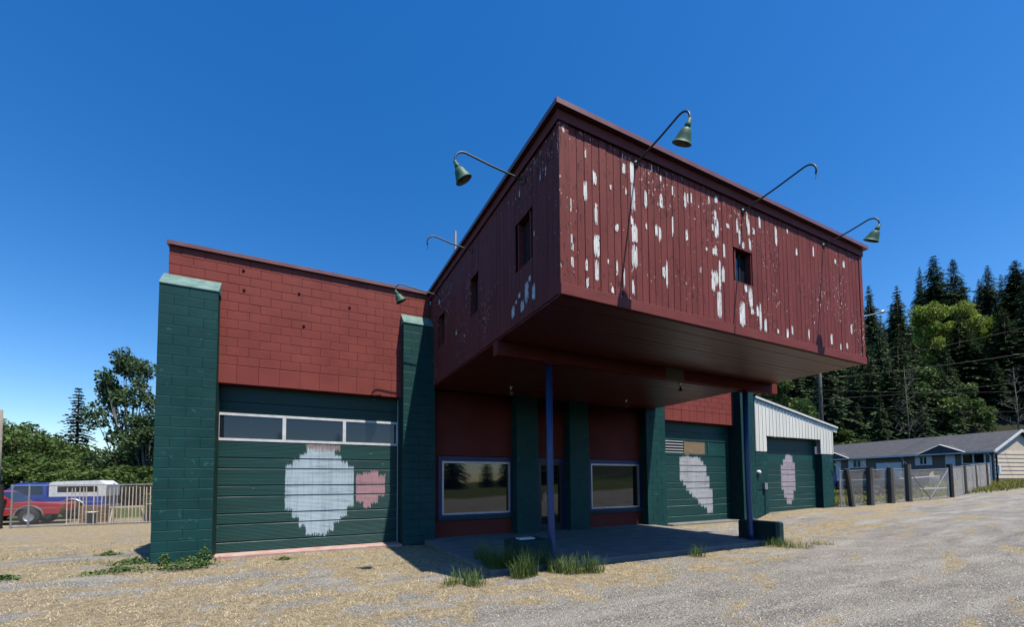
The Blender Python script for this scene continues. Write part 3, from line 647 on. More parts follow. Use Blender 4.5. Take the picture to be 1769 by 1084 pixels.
def leaf_quads(P, size, name, mat, flat=.35):
    n = len(P); a = rng.normal(size=(n, 3)); a[:, 2] *= flat; a /= np.linalg.norm(a, axis=1)[:, None]+1e-9
    b = rng.normal(size=(n, 3)); b -= (b*a).sum(1)[:, None]*a; b /= np.linalg.norm(b, axis=1)[:, None]+1e-9
    s = (size*(.6+.8*rng.random(n)))[:, None]; a = a*s; b = b*s*.62; nrm = np.cross(a, b); nrm /= np.linalg.norm(nrm, axis=1)[:, None]+1e-9
    V = np.concatenate([P-a, P+b*.9+nrm*s*.15, P+a, P-b*.9+nrm*s*.15], 0); i = np.arange(n)
    return npmesh(name, V, np.stack([i, i+n, i+2*n, i+3*n], 1), mat)
def conifer_meshes(H, base_r, mat, seed, bare=.06, density=1.0, droop=.35):
    r = np.random.default_rng(seed); pts_a, pts_b, pts_w = [], [], []
    z = H*bare
    while z < H*.985:
        tfrac = z/H; L = base_r*(1-tfrac)**.85*(.72+.5*r.random()) + .12; nb = int((5+r.integers(0, 3))*density) + 1; a0 = r.random()*6.28
        for k in range(nb):
            a = a0 + 6.283*k/nb + r.normal()*.25; l = L*(.65+.5*r.random()); d = np.array([math.cos(a), math.sin(a), 0]); nn = max(4, int(l/.26))
            sd = np.array([-d[1], d[0], 0]); lift = .25*(tfrac-.3)
            for q in range(nn):
                f = (q+.6)/nn; base = d*l*f + np.array([0, 0, z + l*(lift*f - droop*f*f)])
                wid = .42*l*(1-f*.75)*.55 + .12
                for sg in (-1, 1):
                    e = base + sd*sg*wid*(.7+.6*r.random()) + d*wid*.55 + np.array([0, 0, -wid*(.30+.35*r.random())])
                    pts_a.append(base); pts_b.append(e); pts_w.append(.10+.10*r.random()+.03*l)
                if q == nn-1: pts_a.append(base); pts_b.append(base+d*.3*l/nn*2+np.array([0, 0, -.08])); pts_w.append(.12)
        z += H*.0165*(.8+.5*r.random()) + .10
    A = np.array(pts_a); B = np.array(pts_b); Wd = np.array(pts_w)[:, None]; n = len(A); D = B-A; s = np.cross(D, r.normal(size=(n, 3))*.35+np.array([0, 0, 1.])); s /= np.linalg.norm(s, axis=1)[:, None]+1e-9
    mid = A+D*.5; V = np.concatenate([A, mid+s*Wd, B, mid-s*Wd], 0); i = np.arange(n)
    crown = npmesh('crown', V, np.stack([i, i+n, i+2*n, i+3*n], 1), mat)
    trunk = MB().tube([(0, 0, -1.5), (0, 0, H*.3), (0, 0, H*.98)], [H*.016+.05, H*.011+.03, .02], 8).mesh('trunk', MBARK, True)
    return crown, trunk
def place_tree(name, crown, trunk, loc, sc, rz, label, group, cat='tree', sxy=1.0):
    t = thing(name, label, cat, loc, rz, group); t.scale = (sc*sxy, sc*sxy, sc)
    link(trunk, 'trunk', t); link(crown, 'crown', t); return t
def broadleaf(H, W_, nleaf, size, mat, seed, trunk_h=.3, clumps=26, barkm=None, tall=1.0, hole=0.0):
    r = np.random.default_rng(seed); mb = MB(); tips = []
    top = np.array([r.normal()*.3, r.normal()*.3, H*.55])
    mb.tube([(0, 0, -.5), (top[0]*.4, top[1]*.4, H*trunk_h), tuple(top)], [W_*.035+.05, W_*.025+.03, W_*.012+.02], 8)
    cl = []
    for k in range(clumps):
        u = r.random(); a = r.random()*6.283; zc = H*(trunk_h+.05) + (H*(1-trunk_h)-H*.08)*u
        rad = W_*.5*math.sin(math.pi*(.18+.78*u))**.7*(.35+.65*math.sqrt(r.random())); c = np.array([math.cos(a)*rad, math.sin(a)*rad, zc]); cl.append((c, W_*(.09+.09*r.random())))
        s0 = np.array([0, 0, H*trunk_h*(.6+.6*u)]) + np.array([top[0], top[1], 0])*.4; mid = (s0+c)/2 + np.array([0, 0, -.04*H*r.random()])
        mb.tube([tuple(s0), tuple(mid), tuple(c)], [W_*.012+.012, W_*.008+.008, .008], 5, cap=False)
    P = []
    for c, rr in cl:
        m_ = int(nleaf/clumps*(rr/(W_*.135))**2); d = r.normal(size=(m_, 3)); d /= np.linalg.norm(d, axis=1)[:, None]; P.append(c + d*(rr*r.random(m_)**.45)[:, None]*np.array([1.15, 1.15, .85])*tall)
    return leaf_quads(np.concatenate(P), size, 'crown', mat), mb.mesh('trunk', barkm or MBARK, True)

# ---------------------------------------------------------------- forested hillside on the right
CON = [conifer_meshes(30, 6.6, MFIR[k % 2], 11+k, .05, 1.0, .30+.08*k) for k in range(4)]
def forest_tree(u, vtop, dep, kind, wide=1.0):
    """a conifer whose tip shows at (u, vtop), standing on the hillside at that distance"""
    tip = atd(u, vtop, dep); g = float(gz(tip.x, tip.y)); H = max(7, tip.z-g); sc = H/30
    return place_tree('fir_tree', CON[kind][0], CON[kind][1], (tip.x, tip.y, g-.3), sc, random.random()*6.28,
        FIRL.get((u, vtop), 'dark green fir among the crowded firs on the hillside'), 'firs on the wooded hillside', 'fir tree', max(.55, min(1.7, wide*(1.0 if H > 18 else 1.25))))
FIRL = {(1611, 437): 'tallest dark fir on the skyline above the bright leafy tree', (1645, 443): 'dark fir sharing the skyline just beside the tallest fir',
        (1548, 487): 'slender pointed fir standing alone against the sky beside the canopy corner', (1705, 455): 'dark fir on the skyline with open sky on both sides',
        (1752, 445): 'broad dark fir filling the skyline beside the bright leafy tree', (1655, 540): 'dark pointed fir in front of the bright leafy tree'}
front = [(1548,487,82,0,.9),(1611,437,104,1,1.3),(1645,443,108,2,1.25),(1705,455,112,3,1.2),(1752,445,96,0,1.6),(1655,540,74,1,1.4),(1500,488,92,2,.9),(1588,458,112,3,.8),
         (1520,540,76,3,.8),(1572,560,80,2,.8),(1690,478,118,1,.8),(1728,470,118,2,.8),(1785,470,100,3,1.0),(1625,465,116,0,.9),(1480,520,86,1,.9),(1450,560,88,0,.9),(1420,590,90,2,.9),
         (1390,610,86,3,.9),(1360,630,84,1,.9),(1340,640,88,2,.9),(1500,590,66,1,.9),(1535,610,64,0,1.0),(1600,620,66,2,1.0),(1635,600,68,3,.9),(1690,590,72,0,1.1),(1720,620,68,1,1.0),
         (1470,620,68,3,.9),(1440,640,70,2,.9),(1410,650,68,0,.9),(1380,655,70,1,.9),(1350,660,72,3,.9),(1560,660,60,1,.9),(1590,690,58,0,.9),(1520,680,60,2,.9),(1480,690,60,1,.9),(1650,680,60,3,.9),
         (1440,690,60,3,.9),(1400,690,62,0,.9),(1370,690,62,2,.9),(1750,560,80,2,1.1),(1780,600,74,1,1.1),(1795,540,84,0,1.0),(1320,650,84,0,.9),(1300,640,92,1,.9),(1660,480,122,3,.9),(1540,520,100,1,.8),(1820,480,98,2,1.1),(1850,520,90,3,1.1),(1460,545,104,3,.9)]
for a in front: forest_tree(*a)
SKY = lambda u: np.interp(u, [1290, 1480, 1500, 1530, 1548, 1568, 1590, 1611, 1645, 1668, 1690, 1705, 1728, 1752, 1790, 1900], [600, 520, 488, 535, 487, 520, 455, 437, 443, 482, 478, 455, 475, 445, 455, 470])
for i in range(95):
    u = random.uniform(1290, 1900); dd_ = random.choice((62, 70, 78, 88, 100, 112, 124)); lo = SKY(u)+12
    if 1565 < u < 1720 and dd_ < 92: lo = max(lo, 610)
    v = lo + random.random()**1.5*max(20, 700-lo)*(1.15-.006*dd_); forest_tree(u, min(v, 705), dd_, i % 4, 1.05)
YEL = [broadleaf(17, 13, 15000, .30, MLEAFY, 5, .2, 46), broadleaf(9, 7, 5000, .22, MLEAFM, 8, .15, 26)]
def leafy(u, vtop, dep, k, label, H0, wide=1.0):
    tip = atd(u, vtop, dep); g = float(gz(tip.x, tip.y)); H = tip.z-g
    return place_tree('leafy_tree', YEL[k][0], YEL[k][1], (tip.x, tip.y, g-.2), H/H0, random.random()*6, label, 'leafy trees on the hillside', 'tree', wide)
leafy(1605, 522, 90, 0, 'bright yellow green leafy tree among dark firs, its rounded crown the left one', 17, .62)
leafy(1668, 518, 92, 0, 'bright yellow green leafy tree behind the dark pointed fir', 17, .62)
leafy(1590, 640, 62, 1, 'small mid green leafy tree at the forest edge behind the ranch house', 9, .8)
leafy(1668, 665, 60, 1, 'small leafy tree at the forest edge behind the dormer of the ranch house', 9, .7)
leafy(1455, 745, 58, 1, 'low leafy bush showing over the ranch house roof beside the lean-to', 9, 1.3)
leafy(1500, 640, 72, 1, 'mid green leafy tree between firs below the canopy corner', 9, .6)
leafy(1345, 660, 60, 1, 'leafy tree showing between canopy beam and lean-to roof', 9, .8)
def bare_tree(u, vtop, dep, label):
    tip = atd(u, vtop, dep); g = float(gz(tip.x, tip.y)); H = tip.z-g; t = thing('bare_tree', label, 'tree', (tip.x, tip.y, g-.2), 0, 'bare grey trees'); r = random.Random(int(u))
    MB().tube([(0, 0, 0), (.2, 0, H*.5), (0, .1, H)], [.10, .07, .02], 6).build('trunk', MSNAG, t, True); mb = MB()
    for k in range(34):
        z = H*(.25+.7*r.random()); a = r.random()*6.28; l = H*.16*(1.25-z/H)*(.6+r.random()); e = Vector((math.cos(a)*l, math.sin(a)*l, z+l*.8)); mb.tube([(0, 0, z), tuple(e*.5+Vector((0, 0, z*.5-.1*l))), tuple(e)], [.025, .018, .006], 4, cap=False)
        for q in range(5):
            f = .4+.5*r.random(); b = Vector((0, 0, z))*(1-f)+e*f; a2 = r.random()*6.28; mb.tube([tuple(b), tuple(b+Vector((math.cos(a2)*l*.4, math.sin(a2)*l*.4, l*.35)))], [.012, .005], 3, cap=False)
    mb.build('branches', MSNAG, t)
bare_tree(1563, 632, 56, 'bare grey snag with thin upright branches before the dark firs'); bare_tree(1752, 632, 54, 'bushy bare grey tree near the gable end of the ranch house')

# ---------------------------------------------------------------- ranch house
HO = Vector((47.1, 12.1, 1.25)); HR = math.atan2(-.987, -.16)
hs_ = thing('ranch_house', 'long low taupe ranch house with dark shingle roof and cream gable end', 'house', HO, HR)
gdir = Vector((.987, -.16, 0)); adir = Vector((-.16, -.987, 0))
def hx(u, v):                                                  # local x and z where the ray meets the front wall
    d = ray(u, v); t_ = (HO-EYEP).dot(gdir)/d.dot(gdir); p = EYEP+d*t_ - HO; return p.dot(adir), p.z
HL = -27.0; HD = 6.4; HE = 2.5; HRI = 4.0
MTAUPE = pmat('taupe_siding', (.155, .125, .10), (.13, .105, .085), 2, .8); MCREAM = pmat('cream_siding', (.60, .50, .37), (.52, .43, .32), 2, .7)
MSHIN = pmat('asphalt_shingle', (.045, .047, .052), (.07, .07, .076), 3, .9, 15, .6, .02, fine=(10, .62, (.10, .10, .105)))
MB().box(HL, -.02, 0, HD, -.3, HE).build('wall', MTAUPE, hs_)
ge = MB().prism([(0, -.3), (HD, -.3), (HD, HE), (HD/2, HRI-.05), (0, HE)], 0, .06)
ge.v = [(y+.0-.06+.06, x, z) for x, y, z in ge.v]; ge = ge.build('gable_wall', MCREAM, hs_)
lapm = MB().add([(.0, 0, 0), (0, HD, 0), (.0, HD, .30), (0, 0, .30), (.11, -.01, 0), (.11, HD+.01, 0), (.075, HD+.01, .30), (.075, -.01, .30)], [(4,5,6,7), (0,4,7,3), (1,2,6,5), (0,1,5,4), (3,7,6,2)]).mesh('lap_board', MCREAM)
for i in range(7): link(lapm, 'lap_board', ge, (0, 0, .32+i*.31))
m = MB(); ov = .45; sl_ = (HRI-HE)/(HD/2)
for sgn, y0, y1 in ((1, -ov, HD/2), (-1, HD+ov, HD/2)):
    za = HE-ov*sl_*.9; v = [(HL-.3, y0, za), (.3, y0, za), (.3, y1, HRI), (HL-.3, y1, HRI)]; v += [(a, b, c+.12) for a, b, c in v]
    m.add(v, [(0,1,2,3), (7,6,5,4), (0,4,5,1), (1,5,6,2), (3,2,6,7), (0,3,7,4)])
ro = m.build('roof', MSHIN, hs_)
m = MB(); za = HE-ov*sl_*.9
m.box(HL-.3, .3, -ov-.10, -ov-.01, za-.02, za+.11); m.build('gutter', MWHITE, hs_)
for y0, y1 in ((-ov, HD/2), (HD+ov, HD/2)):
    v = [(.302, y0, za-.06), (.34, y0, za-.06), (.34, y1, HRI-.06), (.302, y1, HRI-.06)]; v += [(a, b, c+.2) for a, b, c in v]
    MB().add(v, [(0,3,2,1), (4,5,6,7), (0,1,5,4), (1,2,6,5), (2,3,7,6), (3,0,4,7)]).build('barge_board', MWHITE, hs_)
def hwin(u0, u1, v0, v1, shutters=False, mull=1):
    xa, zb = hx(u0, v0); xb, za = hx(u1, v1); xa, xb = min(xa, xb), max(xa, xb); zb = min(zb, HE-.2)
    if shutters:
        q = (xb-xa)*.24
        for a, b in ((xa, xa+q), (xb-q, xb)): MB().box(a, b, -.06, 0, za, zb).build('shutter', MWHITE, hs_)
        xa += q; xb -= q
    f_ = MB(); k = .09; f_.box(xa, xb, -.07, .0, zb-k, zb); f_.box(xa, xb, -.07, 0, za, za+k); f_.box(xa, xa+k, -.07, 0, za+k, zb-k); f_.box(xb-k, xb, -.07, 0, za+k, zb-k)
    c = (xa+xb)/2; f_.box(c-.04, c+.04, -.06, 0, za+k, zb-k); w_ = f_.build('window', MWHITE, hs_)
    MB().box(xa+k, c-.04, -.04, -.02, za+k, zb-k).build('pane', MGLASS, w_); MB().box(c+.04, xb-k, -.04, -.02, za+k, zb-k).build('pane', MGLASS, w_)
hwin(1661, 1704, 783, 802); hwin(1581, 1611, 789, 804, True); hwin(1466, 1497, 795, 809, True)
def hdoor(u0, u1, v0, name, zb=.05, panels=0):
    xa, zt = hx(u0, v0); xb, _ = hx(u1, v0); xa, xb = min(xa, xb), max(xa, xb); zt = min(zt, HE-.25); d_ = MB().box(xa, xb, -.05, 0, zb, zt).build(name, MWHITE, hs_)
    for i in range(3): MB().box(xa+.08, xb-.08, -.065, -.05, zb+.12+i*(zt-zb)/3, zb+(i+1)*(zt-zb)/3-.06).build('door_panel', MWHITE, d_)
hdoor(1633, 1650, 785, 'front_door'); hdoor(1514, 1558, 801, 'garage_door'); hdoor(1444, 1453, 797, 'front_door')
for uc, pk in ((1632, 770), (1446, 787)):
    x_, _ = hx(uc, pk); v = [(x_-1.5, -ov-.14, za+.1), (x_+1.5, -ov-.14, za+.1), (x_, -ov-.14, za+.78), (x_, 1.3, za+.80)]
    dm = MB().add(v, [(0, 1, 2), (0, 2, 3), (1, 3, 2), (0, 3, 1)]).build('dormer', MSHIN, hs_)
    for sg in (-1, 1): MB().tube([(x_+sg*1.55, -ov-.18, za+.08), (x_, -ov-.18, za+.80)], .05, 4).build('dormer_trim', MWHITE, dm)
for x_ in (-.12, hx(1562, 800)[0]):
    MB().tube([(x_, -ov-.05, za), (x_, -.08, za-.3), (x_, -.08, .0)], .05, 6).build('downspout', MWHITE, hs_)

# ---------------------------------------------------------------- fence on the right
def G(x, y): return (x, y, float(gz(x, y)))
MWOOD = pmat('weathered_post', (.13, .112, .092), (.075, .065, .055), 4, .9, 20, .8, .01, stretch=(1, 1, .2))
MWOODD = pmat('dark_creosote_post', (.030, .024, .02), (.02, .017, .015), 4, .9, 20, .8, .01, stretch=(1, 1, .2))
def wpost(u, vb, dep, h_, r, label, mat=None, lean=(0, 0)):
    p = atd(u, vb, dep); t = tag(MB().tube([(0, 0, -.4), (lean[0]*.5, lean[1]*.5, h_*.5), (lean[0], lean[1], h_)], [r*.78, r*.76, r*.72], 9).build('fence_post', mat or MWOOD, None, False, (p.x, p.y, float(gz(p.x, p.y)))), label, 'fence post', 'wooden posts of the yard fence')
    return p
FPL = [(1474, 878, 19.2, 1.72, .16, 'leaning weathered grey fence post beside the lean-to wall', None, (-.22, .1)), (1505, 876, 19.6, 1.75, .19, 'thick weathered fence post next to the leaning one', None, (0, 0)),
       (1540, 872, 20.2, 1.72, .19, 'thick weathered fence post between a neighbour and the gate post', None, (.02, 0)), (1570, 868, 20.8, 1.86, .20, 'thick gate post holding the hinged side of wire gate', None, (0, 0)),
       (1643, 863, 22.4, 1.78, .18, 'dark creosoted gate post at the latch side of wire gate', MWOODD, (0, 0)), (1668, 856, 24.0, 1.62, .15, 'weathered post just past the dark latch post', None, (-.1, 0)),
       (1687, 851, 25.5, 1.60, .13, 'slim weathered post in the far fence run', None, (-.16, 0)), (1706, 847, 27, 1.6, .13, 'last weathered post of the far fence run by the house corner', None, (-.1, 0))]
FP = [wpost(*a) for a in FPL]
def chain(name, label, a, b, h_, step=.075, r=.0032, group=None, rails=True, posts=(), arms=False):
    """a run of chain link: real crossing wires, rails and steel posts"""
    a = Vector(a); b = Vector(b); L = (b-a).length; d = (b-a)/L
    t = thing(name, label, 'fence', a, 0, group); mb = MB(); n_ = int((L+h_)/step); dd = Vector((d.x, d.y, 0)).normalized(); up = Vector((0, 0, 1)); zs = d.z/max(1e-6, math.hypot(d.x, d.y))
    for k in range(n_):
        for sg in (1, -1):
            s0 = k*step - h_; p0, p1 = max(s0, 0), min(s0+h_, L)
            if p1-p0 < .03: continue
            q0, q1 = (p0-s0, p1-s0) if sg > 0 else (h_-(p0-s0), h_-(p1-s0))
            A = dd*p0 + up*(q0+zs*p0+.04); B = dd*p1 + up*(q1+zs*p1+.04); mb.tube([tuple(A), tuple(B)], r, 3, cap=False)
    o = mb.build('wire_mesh', MWIRE, t); o['kind'] = 'stuff'
    if rails:
        for q in (.05, h_+.04): MB().tube([tuple(up*q), tuple(dd*L+up*(q+zs*L))], .021, 8).build('rail', MALU, t)
    for s in posts:
        pb = dd*s + up*zs*s; MB().tube([tuple(pb-up*.3), tuple(pb+up*(h_+.1))], .03, 8).build('steel_post', MALU, t)
        if arms: MB().tube([tuple(pb+up*(h_+.1)), tuple(pb+up*(h_+.36)-dd*.32)], .018, 6).build('barb_arm', MALU, t)
    return t
p0 = G(21.95, 10.45); p3 = G(FP[3].x-.2, FP[3].y+.05)
chain('chain_link_fence', 'chain link run with steel posts between lean-to and the thick gate post', p0, p3, 1.6, posts=(.05, 2.0, 3.7, 5.2), arms=True)
chain('chain_link_fence', 'chain link run past the latch post toward the house corner', G(FP[4].x+.2, FP[4].y), G(FP[7].x+1, FP[7].y+.1), 1.55, posts=(2.2, 4.5, 6.4))
ga, gb = Vector(G(FP[3].x+.2, FP[3].y)), Vector(G(FP[4].x-.2, FP[4].y))
gt = chain('wire_gate', 'galvanised pipe gate with V braces and chain link infill', ga, gb, 1.5, posts=(.05, (gb-ga).length-.05)); gt['category'] = 'gate'
Lg = (gb-ga).length; dg = (gb-ga)/Lg
MB().tube([(0, 0, 1.5), tuple(dg*Lg*.5+Vector((0, 0, .08)))], .024, 6).build('brace', MALU, gt); MB().tube([tuple(dg*Lg+Vector((0, 0, 1.5))), tuple(dg*Lg*.5+Vector((0, 0, .08)))], .024, 6).build('brace', MALU, gt)
# boat on trailer behind that fence
bp = atd(1530, 858, 25); bz = float(gz(bp.x, bp.y)); BR = math.atan2(-.6, .75)
bt = thing('boat_on_trailer', 'grey open motorboat with windscreen on a trailer behind the fence', 'boat', (bp.x, bp.y, bz), BR)
mb = MB(); st = [(-2.6, .95, .45, .95), (-1.2, 1.0, .42, .98), (.6, 1.0, .44, 1.02), (1.8, .75, .52, 1.1), (2.7, .10, .8, 1.2)]; v = []
for x_, hw, zb, zt in st: v += [(x_, -hw, zt), (x_, -hw*.8, zb+.18), (x_, 0, zb), (x_, hw*.8, zb+.18), (x_, hw, zt)]
f = [(i*5+k, i*5+k+1, i*5+5+k+1, i*5+5+k) for i in range(4) for k in range(4)] + [(0, 4, 3, 2, 1)] + [(i*5+4, i*5, i*5+5, i*5+9) for i in range(4)]
mb.add(v, f); mb.build('hull', pmat('boat_grey', (.36, .36, .35), (.28, .28, .27), 2, .4), bt)
MB().add([(.3, -.8, 1.02), (.3, .8, 1.02), (-.1, .7, 1.5), (-.1, -.7, 1.5), (-.7, -.85, 1.02), (-.7, -.75, 1.45), (-.7, .85, 1.02), (-.7, .75, 1.45)], [(0,1,2,3), (0,3,5,4), (1,6,7,2)]).build('windscreen', MGLASSB, bt)
MB().box(-2.95, -2.6, -.2, .2, .55, 1.35).build('outboard_motor', MBLUED, bt)
m = MB(); m.tube([(-2.4, -.6, .4), (1.6, -.6, .42), (3.6, 0, .45)], .04, 6); m.tube([(-2.4, .6, .4), (1.6, .6, .42), (3.6, 0, .45)], .04, 6); m.tube([(-1, -.85, .32), (-1, .85, .32)], .04, 6); m.build('trailer_frame', MALU, bt)
for sg in (-1, 1):
    wo = MB().lathe([(.12, -.09), (.30, -.09), (.32, -.05), (.32, .05), (.30, .09), (.12, .09)], (-1, sg*.95, .32), (0, 1, 0), 18).build('wheel', MBLACK, bt, True); MB().lathe([(0, .06), (.17, .05), (.18, -.05), (0, -.06)], (-1, sg*.95, .32), (0, 1, 0), 14).build('rim', MALU, wo)
# small sign board and white notice on pole
p = atd(1614, 846, 25); t = thing('yard_sign', 'small tilted tan sign board on a thin stake behind the gate', 'sign', (p.x, p.y, float(gz(p.x, p.y))), 0)
MB().box(-.03, .03, -.02, .02, -.2, 1.25).build('stake', MWOOD, t); so_ = MB().box(-.28, .28, -.035, -.02, 1.0, 1.3).build('board', pmat('tan_board', (.5, .38, .2), None, 4, .7), t); so_.rotation_euler = (0, math.radians(-18), 0)
p = atd(1724, 838, 30); t = thing('utility_pedestal', 'short dark pole with white box near the house corner', 'pole', (p.x, p.y, float(gz(p.x, p.y))), 0)
MB().tube([(0, 0, -.3), (0, 0, 2.2)], .06, 8).build('pole', MWOODD, t); MB().bbox(-.16, .16, -.16, -.06, .75, 1.35, .01).build('box', MWHITE, t)
# utility pole with street light, wires
p = atd(1422, 800, 34); pz = float(gz(p.x, p.y)); up_ = thing('utility_pole', 'tall wooden utility pole with street light arm behind the lean-to', 'pole', (p.x, p.y, pz))
MB().tube([(0, 0, -.5), (0, 0, 15.5)], [.17, .11], 10).build('pole', MWOOD, up_, True); e = atd(1522, 540, 36.5)-Vector((p.x, p.y, pz)); s_ = atd(1422, 575, 34)-Vector((p.x, p.y, pz))
MB().tube([tuple(s_), tuple((s_+e)/2+Vector((0, 0, .25))), tuple(e)], .045, 6).build('lamp_arm', MALU, up_); MB().lathe([(0, -.1), (.10, -.08), (.15, .2), (.13, .45), (0, .55)], tuple(e), tuple((e-s_).normalized()), 10).build('lamp_head', MALU, up_, True)
MB().box(-1.1, 1.1, -.06, .06, 13.6, 13.75).build('crossarm', MWOOD, up_)
def wire(u0, v0, d0, u1, v1, d1, label, r=.014):
    a = atd(u0, v0, d0); b = atd(u1, v1, d1); n_ = 12; pts = []
    for i in range(n_+1):
        f = i/n_; q = a.lerp(b, f); pts.append((q.x, q.y, q.z - (a-b).length*.012*4*f*(1-f)))
    tag(MB().tube(pts, r, 4).build('power_line', MCABLE), label, 'cable', 'overhead wires by the forest')
wire(1422, 674, 34, 1900, 668, 42, 'overhead wire sagging low across the forest behind house'); wire(1422, 700, 34, 1900, 706, 44, 'lowest overhead wire just above the ranch house roof')
wire(1422, 640, 34, 1900, 535, 26, 'overhead wire rising steeply to the right before the firs'); wire(1422, 655, 34, 1900, 590, 30, 'overhead wire rising gently before the firs'); wire(1422, 690, 34, 1900, 640, 40, 'overhead wire crossing the middle of the dark firs')

# ---------------------------------------------------------------- left yard
def wheel(parent, x, y, z, r=.37, w_=.24):
    wo = MB().lathe([(r*.55, -w_/2), (r*.93, -w_/2), (r, -w_*.33), (r, w_*.33), (r*.93, w_/2), (r*.55, w_/2)], (x, y, z), (0, 1, 0), 24).build('wheel', MBLACK, parent, True)
    MB().lathe([(r*.56, -w_*.42), (r*.5, -w_*.30), (r*.2, -w_*.36), (0, -w_*.38)], (x, y, z), (0, 1, 0), 16).build('rim', MALU, wo, True)
def pickup(name, label, loc, rz, mat, cap=None, chrome=True):
    """pickup facing +X: origin at ground below the middle"""
    t = thing(name, label, 'pickup truck', loc, rz); W2 = .86
    arch = lambda cx, r: [(cx+r*math.cos(a), .42+r*math.sin(a)) for a in np.linspace(math.pi, 0, 9)]
    lower = [(-2.55, .55), (-2.0, .48)] + arch(-1.45, .46) + [(-.9, .45), (.98, .45)] + arch(1.5, .46) + [(2.05, .48), (2.5, .52), (2.56, .62), (2.55, .92), (2.45, .98), (1.0, 1.04), (.95, 1.06), (-.62, 1.06), (-.62, 1.0), (-2.55, 1.0)]
    MB().prism(lower, -W2, W2).build('body', mat, t)
    cabp = [(-.60, 1.04), (.98, 1.04), (.42, 1.58), (.28, 1.62), (-.42, 1.62), (-.54, 1.56)]
    mb = MB(); n_ = len(cabp); v = [(x_, -W2+.02+(z-1.04)*.22, z) for x_, z in cabp] + [(x_, W2-.02-(z-1.04)*.22, z) for x_, z in cabp]
    mb.add(v, [tuple(range(n_)), tuple(range(2*n_-1, n_-1, -1))] + [(i, n_+i, n_+(i+1) % n_, (i+1) % n_) for i in range(n_)]); mb.build('cab', mat, t)
    for sg in (-1, 1):
        y = lambda z: sg*(W2-.005-(z-1.04)*.22); MB().add([(-.48, y(1.1), 1.1), (.76, y(1.1), 1.1), (.36, y(1.52), 1.52), (-.44, y(1.52), 1.52)], [(0, 1, 2, 3)]).build('side_window', MGLASS, t)
    MB().add([(.95, -W2+.1, 1.09), (.95, W2-.1, 1.09), (.47, W2-.2, 1.55), (.47, -W2+.2, 1.55)], [(0, 1, 2, 3)]).build('windscreen', MGLASS, t)
    for sg in (-1, 1):
        for xs in (-.56, .72): MB().box(xs-.006, xs+.006, sg*W2-.004, sg*W2+.004, .55, 1.03).build('door_seam', MBLACK, t)
        MB().box(-.42, -.26, sg*(W2+.012)-.012, sg*(W2+.012)+.012, .90, .93).build('door_handle', MBLACK, t)
        MB().bbox(.66, .78, sg*(W2+.10)-.09, sg*(W2+.10)+.09, 1.10, 1.24, .02).build('mirror', MBLACK, t)
        MB().box(-2.5, 2.45, sg*W2-.006, sg*W2+.006, .76, .79).build('side_moulding', MALU if chrome else MBLACK, t)
    MB().bbox(-2.70, -2.55, -W2, W2, .45, .60, .02).build('rear_bumper', MALU, t)
    for x_ in (-1.45, 1.5):
        for sg in (-1, 1):
            wheel(t, x_, sg*.76, .37)
            a0 = MB().tube([(x_+.48*math.cos(a), sg*(W2+.01), .42+.48*math.sin(a)) for a in np.linspace(math.pi, 0, 11)], .025, 5); a0.build('arch_trim', MALU if chrome else mat, t)
    MB().bbox(2.5, 2.68, -W2, W2, .45, .62, .02).build('bumper', MBLACK, t)
    for sg in (-1, 1): MB().box(2.54, 2.575, sg*.68-.14, sg*.68+.14, .70, .88).build('headlight', pmat('amber_lens', (.5, .2, .05), None, 3, .2), t)
    if cap:
        cp = [(-2.6, 1.01), (-.68, 1.01), (-.68, 1.58), (-.8, 1.66), (-2.35, 1.72), (-2.62, 1.5)]
        co = MB().prism(cp, -W2+.02, W2-.02).build('bed_cap', cap, t)
        for sg in (-1, 1): MB().box(-2.3, -.95, sg*(W2-.02)-.004, sg*(W2-.02)+.004, 1.2, 1.46).build('cap_window', MGLASS, co)
    return t
MREDC = pmat('red_car_paint', (.40, .022, .025), (.34, .02, .022), 1, .3, bstr=0); MBLUC = pmat('blue_car_paint', (.018, .055, .33), (.015, .045, .27), 1, .3, bstr=0)
pickup('pickup_truck', 'faded red pickup truck with chrome wheel arch behind the chain link gate', (-12.05, 26.9, -.22), 0, MREDC).scale = (.95, .95, .93)
pickup('pickup_truck', 'blue pickup truck with white bed cap parked behind the red one', (-12.0, 30.2, -.24), math.pi, MBLUC, MWHITE).scale = (1.12, 1.1, 1.16)
FY = 24.3
p0 = G(-10.45, FY); p1 = G(-2.2, FY-.2)
lf = chain('chain_link_gate', 'chain link gate with pale vertical wood slats woven in, left yard', p0, p1, 1.68, .09, posts=(.05, .55, 3.2, 5.5, 6.0)); lf['category'] = 'gate'
MSLAT = pmat('pale_slat', (.58, .48, .36), (.42, .33, .25), 3, .8, 30, .4, .004, rnd=.4)
slm = MB().box(0, .032, -.02, -.008, 0, 1.6).mesh('slat', MSLAT)
x = 1.70
while x < 7.2:
    o = link(slm, 'slat', lf, (x, -.01-.2*x/8.2, .05)); o.rotation_euler = (0, (random.random()-.5)*.03, 0); o.scale = (1, 1, .96+.06*random.random()); x += .115+.02*random.random()+(.10 if random.random() < .12 else 0)
t = tag(MB().tube([(0, 0, -.4), (.02, 0, .9), (.0, 0, 1.78)], [.2, .2, .19], 10).build('fence_post', MWOODD, None, False, G(-10.85, FY)), 'thick dark timber post carrying the slatted yard gate', 'fence post')
t = tag(MB().tube([(0, 0, -.4), (0, 0, 9)], [.16, .12], 12).build('utility_pole', MBARKG, None, True, (atd(-5, 800, 21).x, atd(-5, 800, 21).y, -.25)), 'pale grey utility pole standing by the yard fence', 'pole')
pz_ = t.location; t.scale = (1, 1, .62)
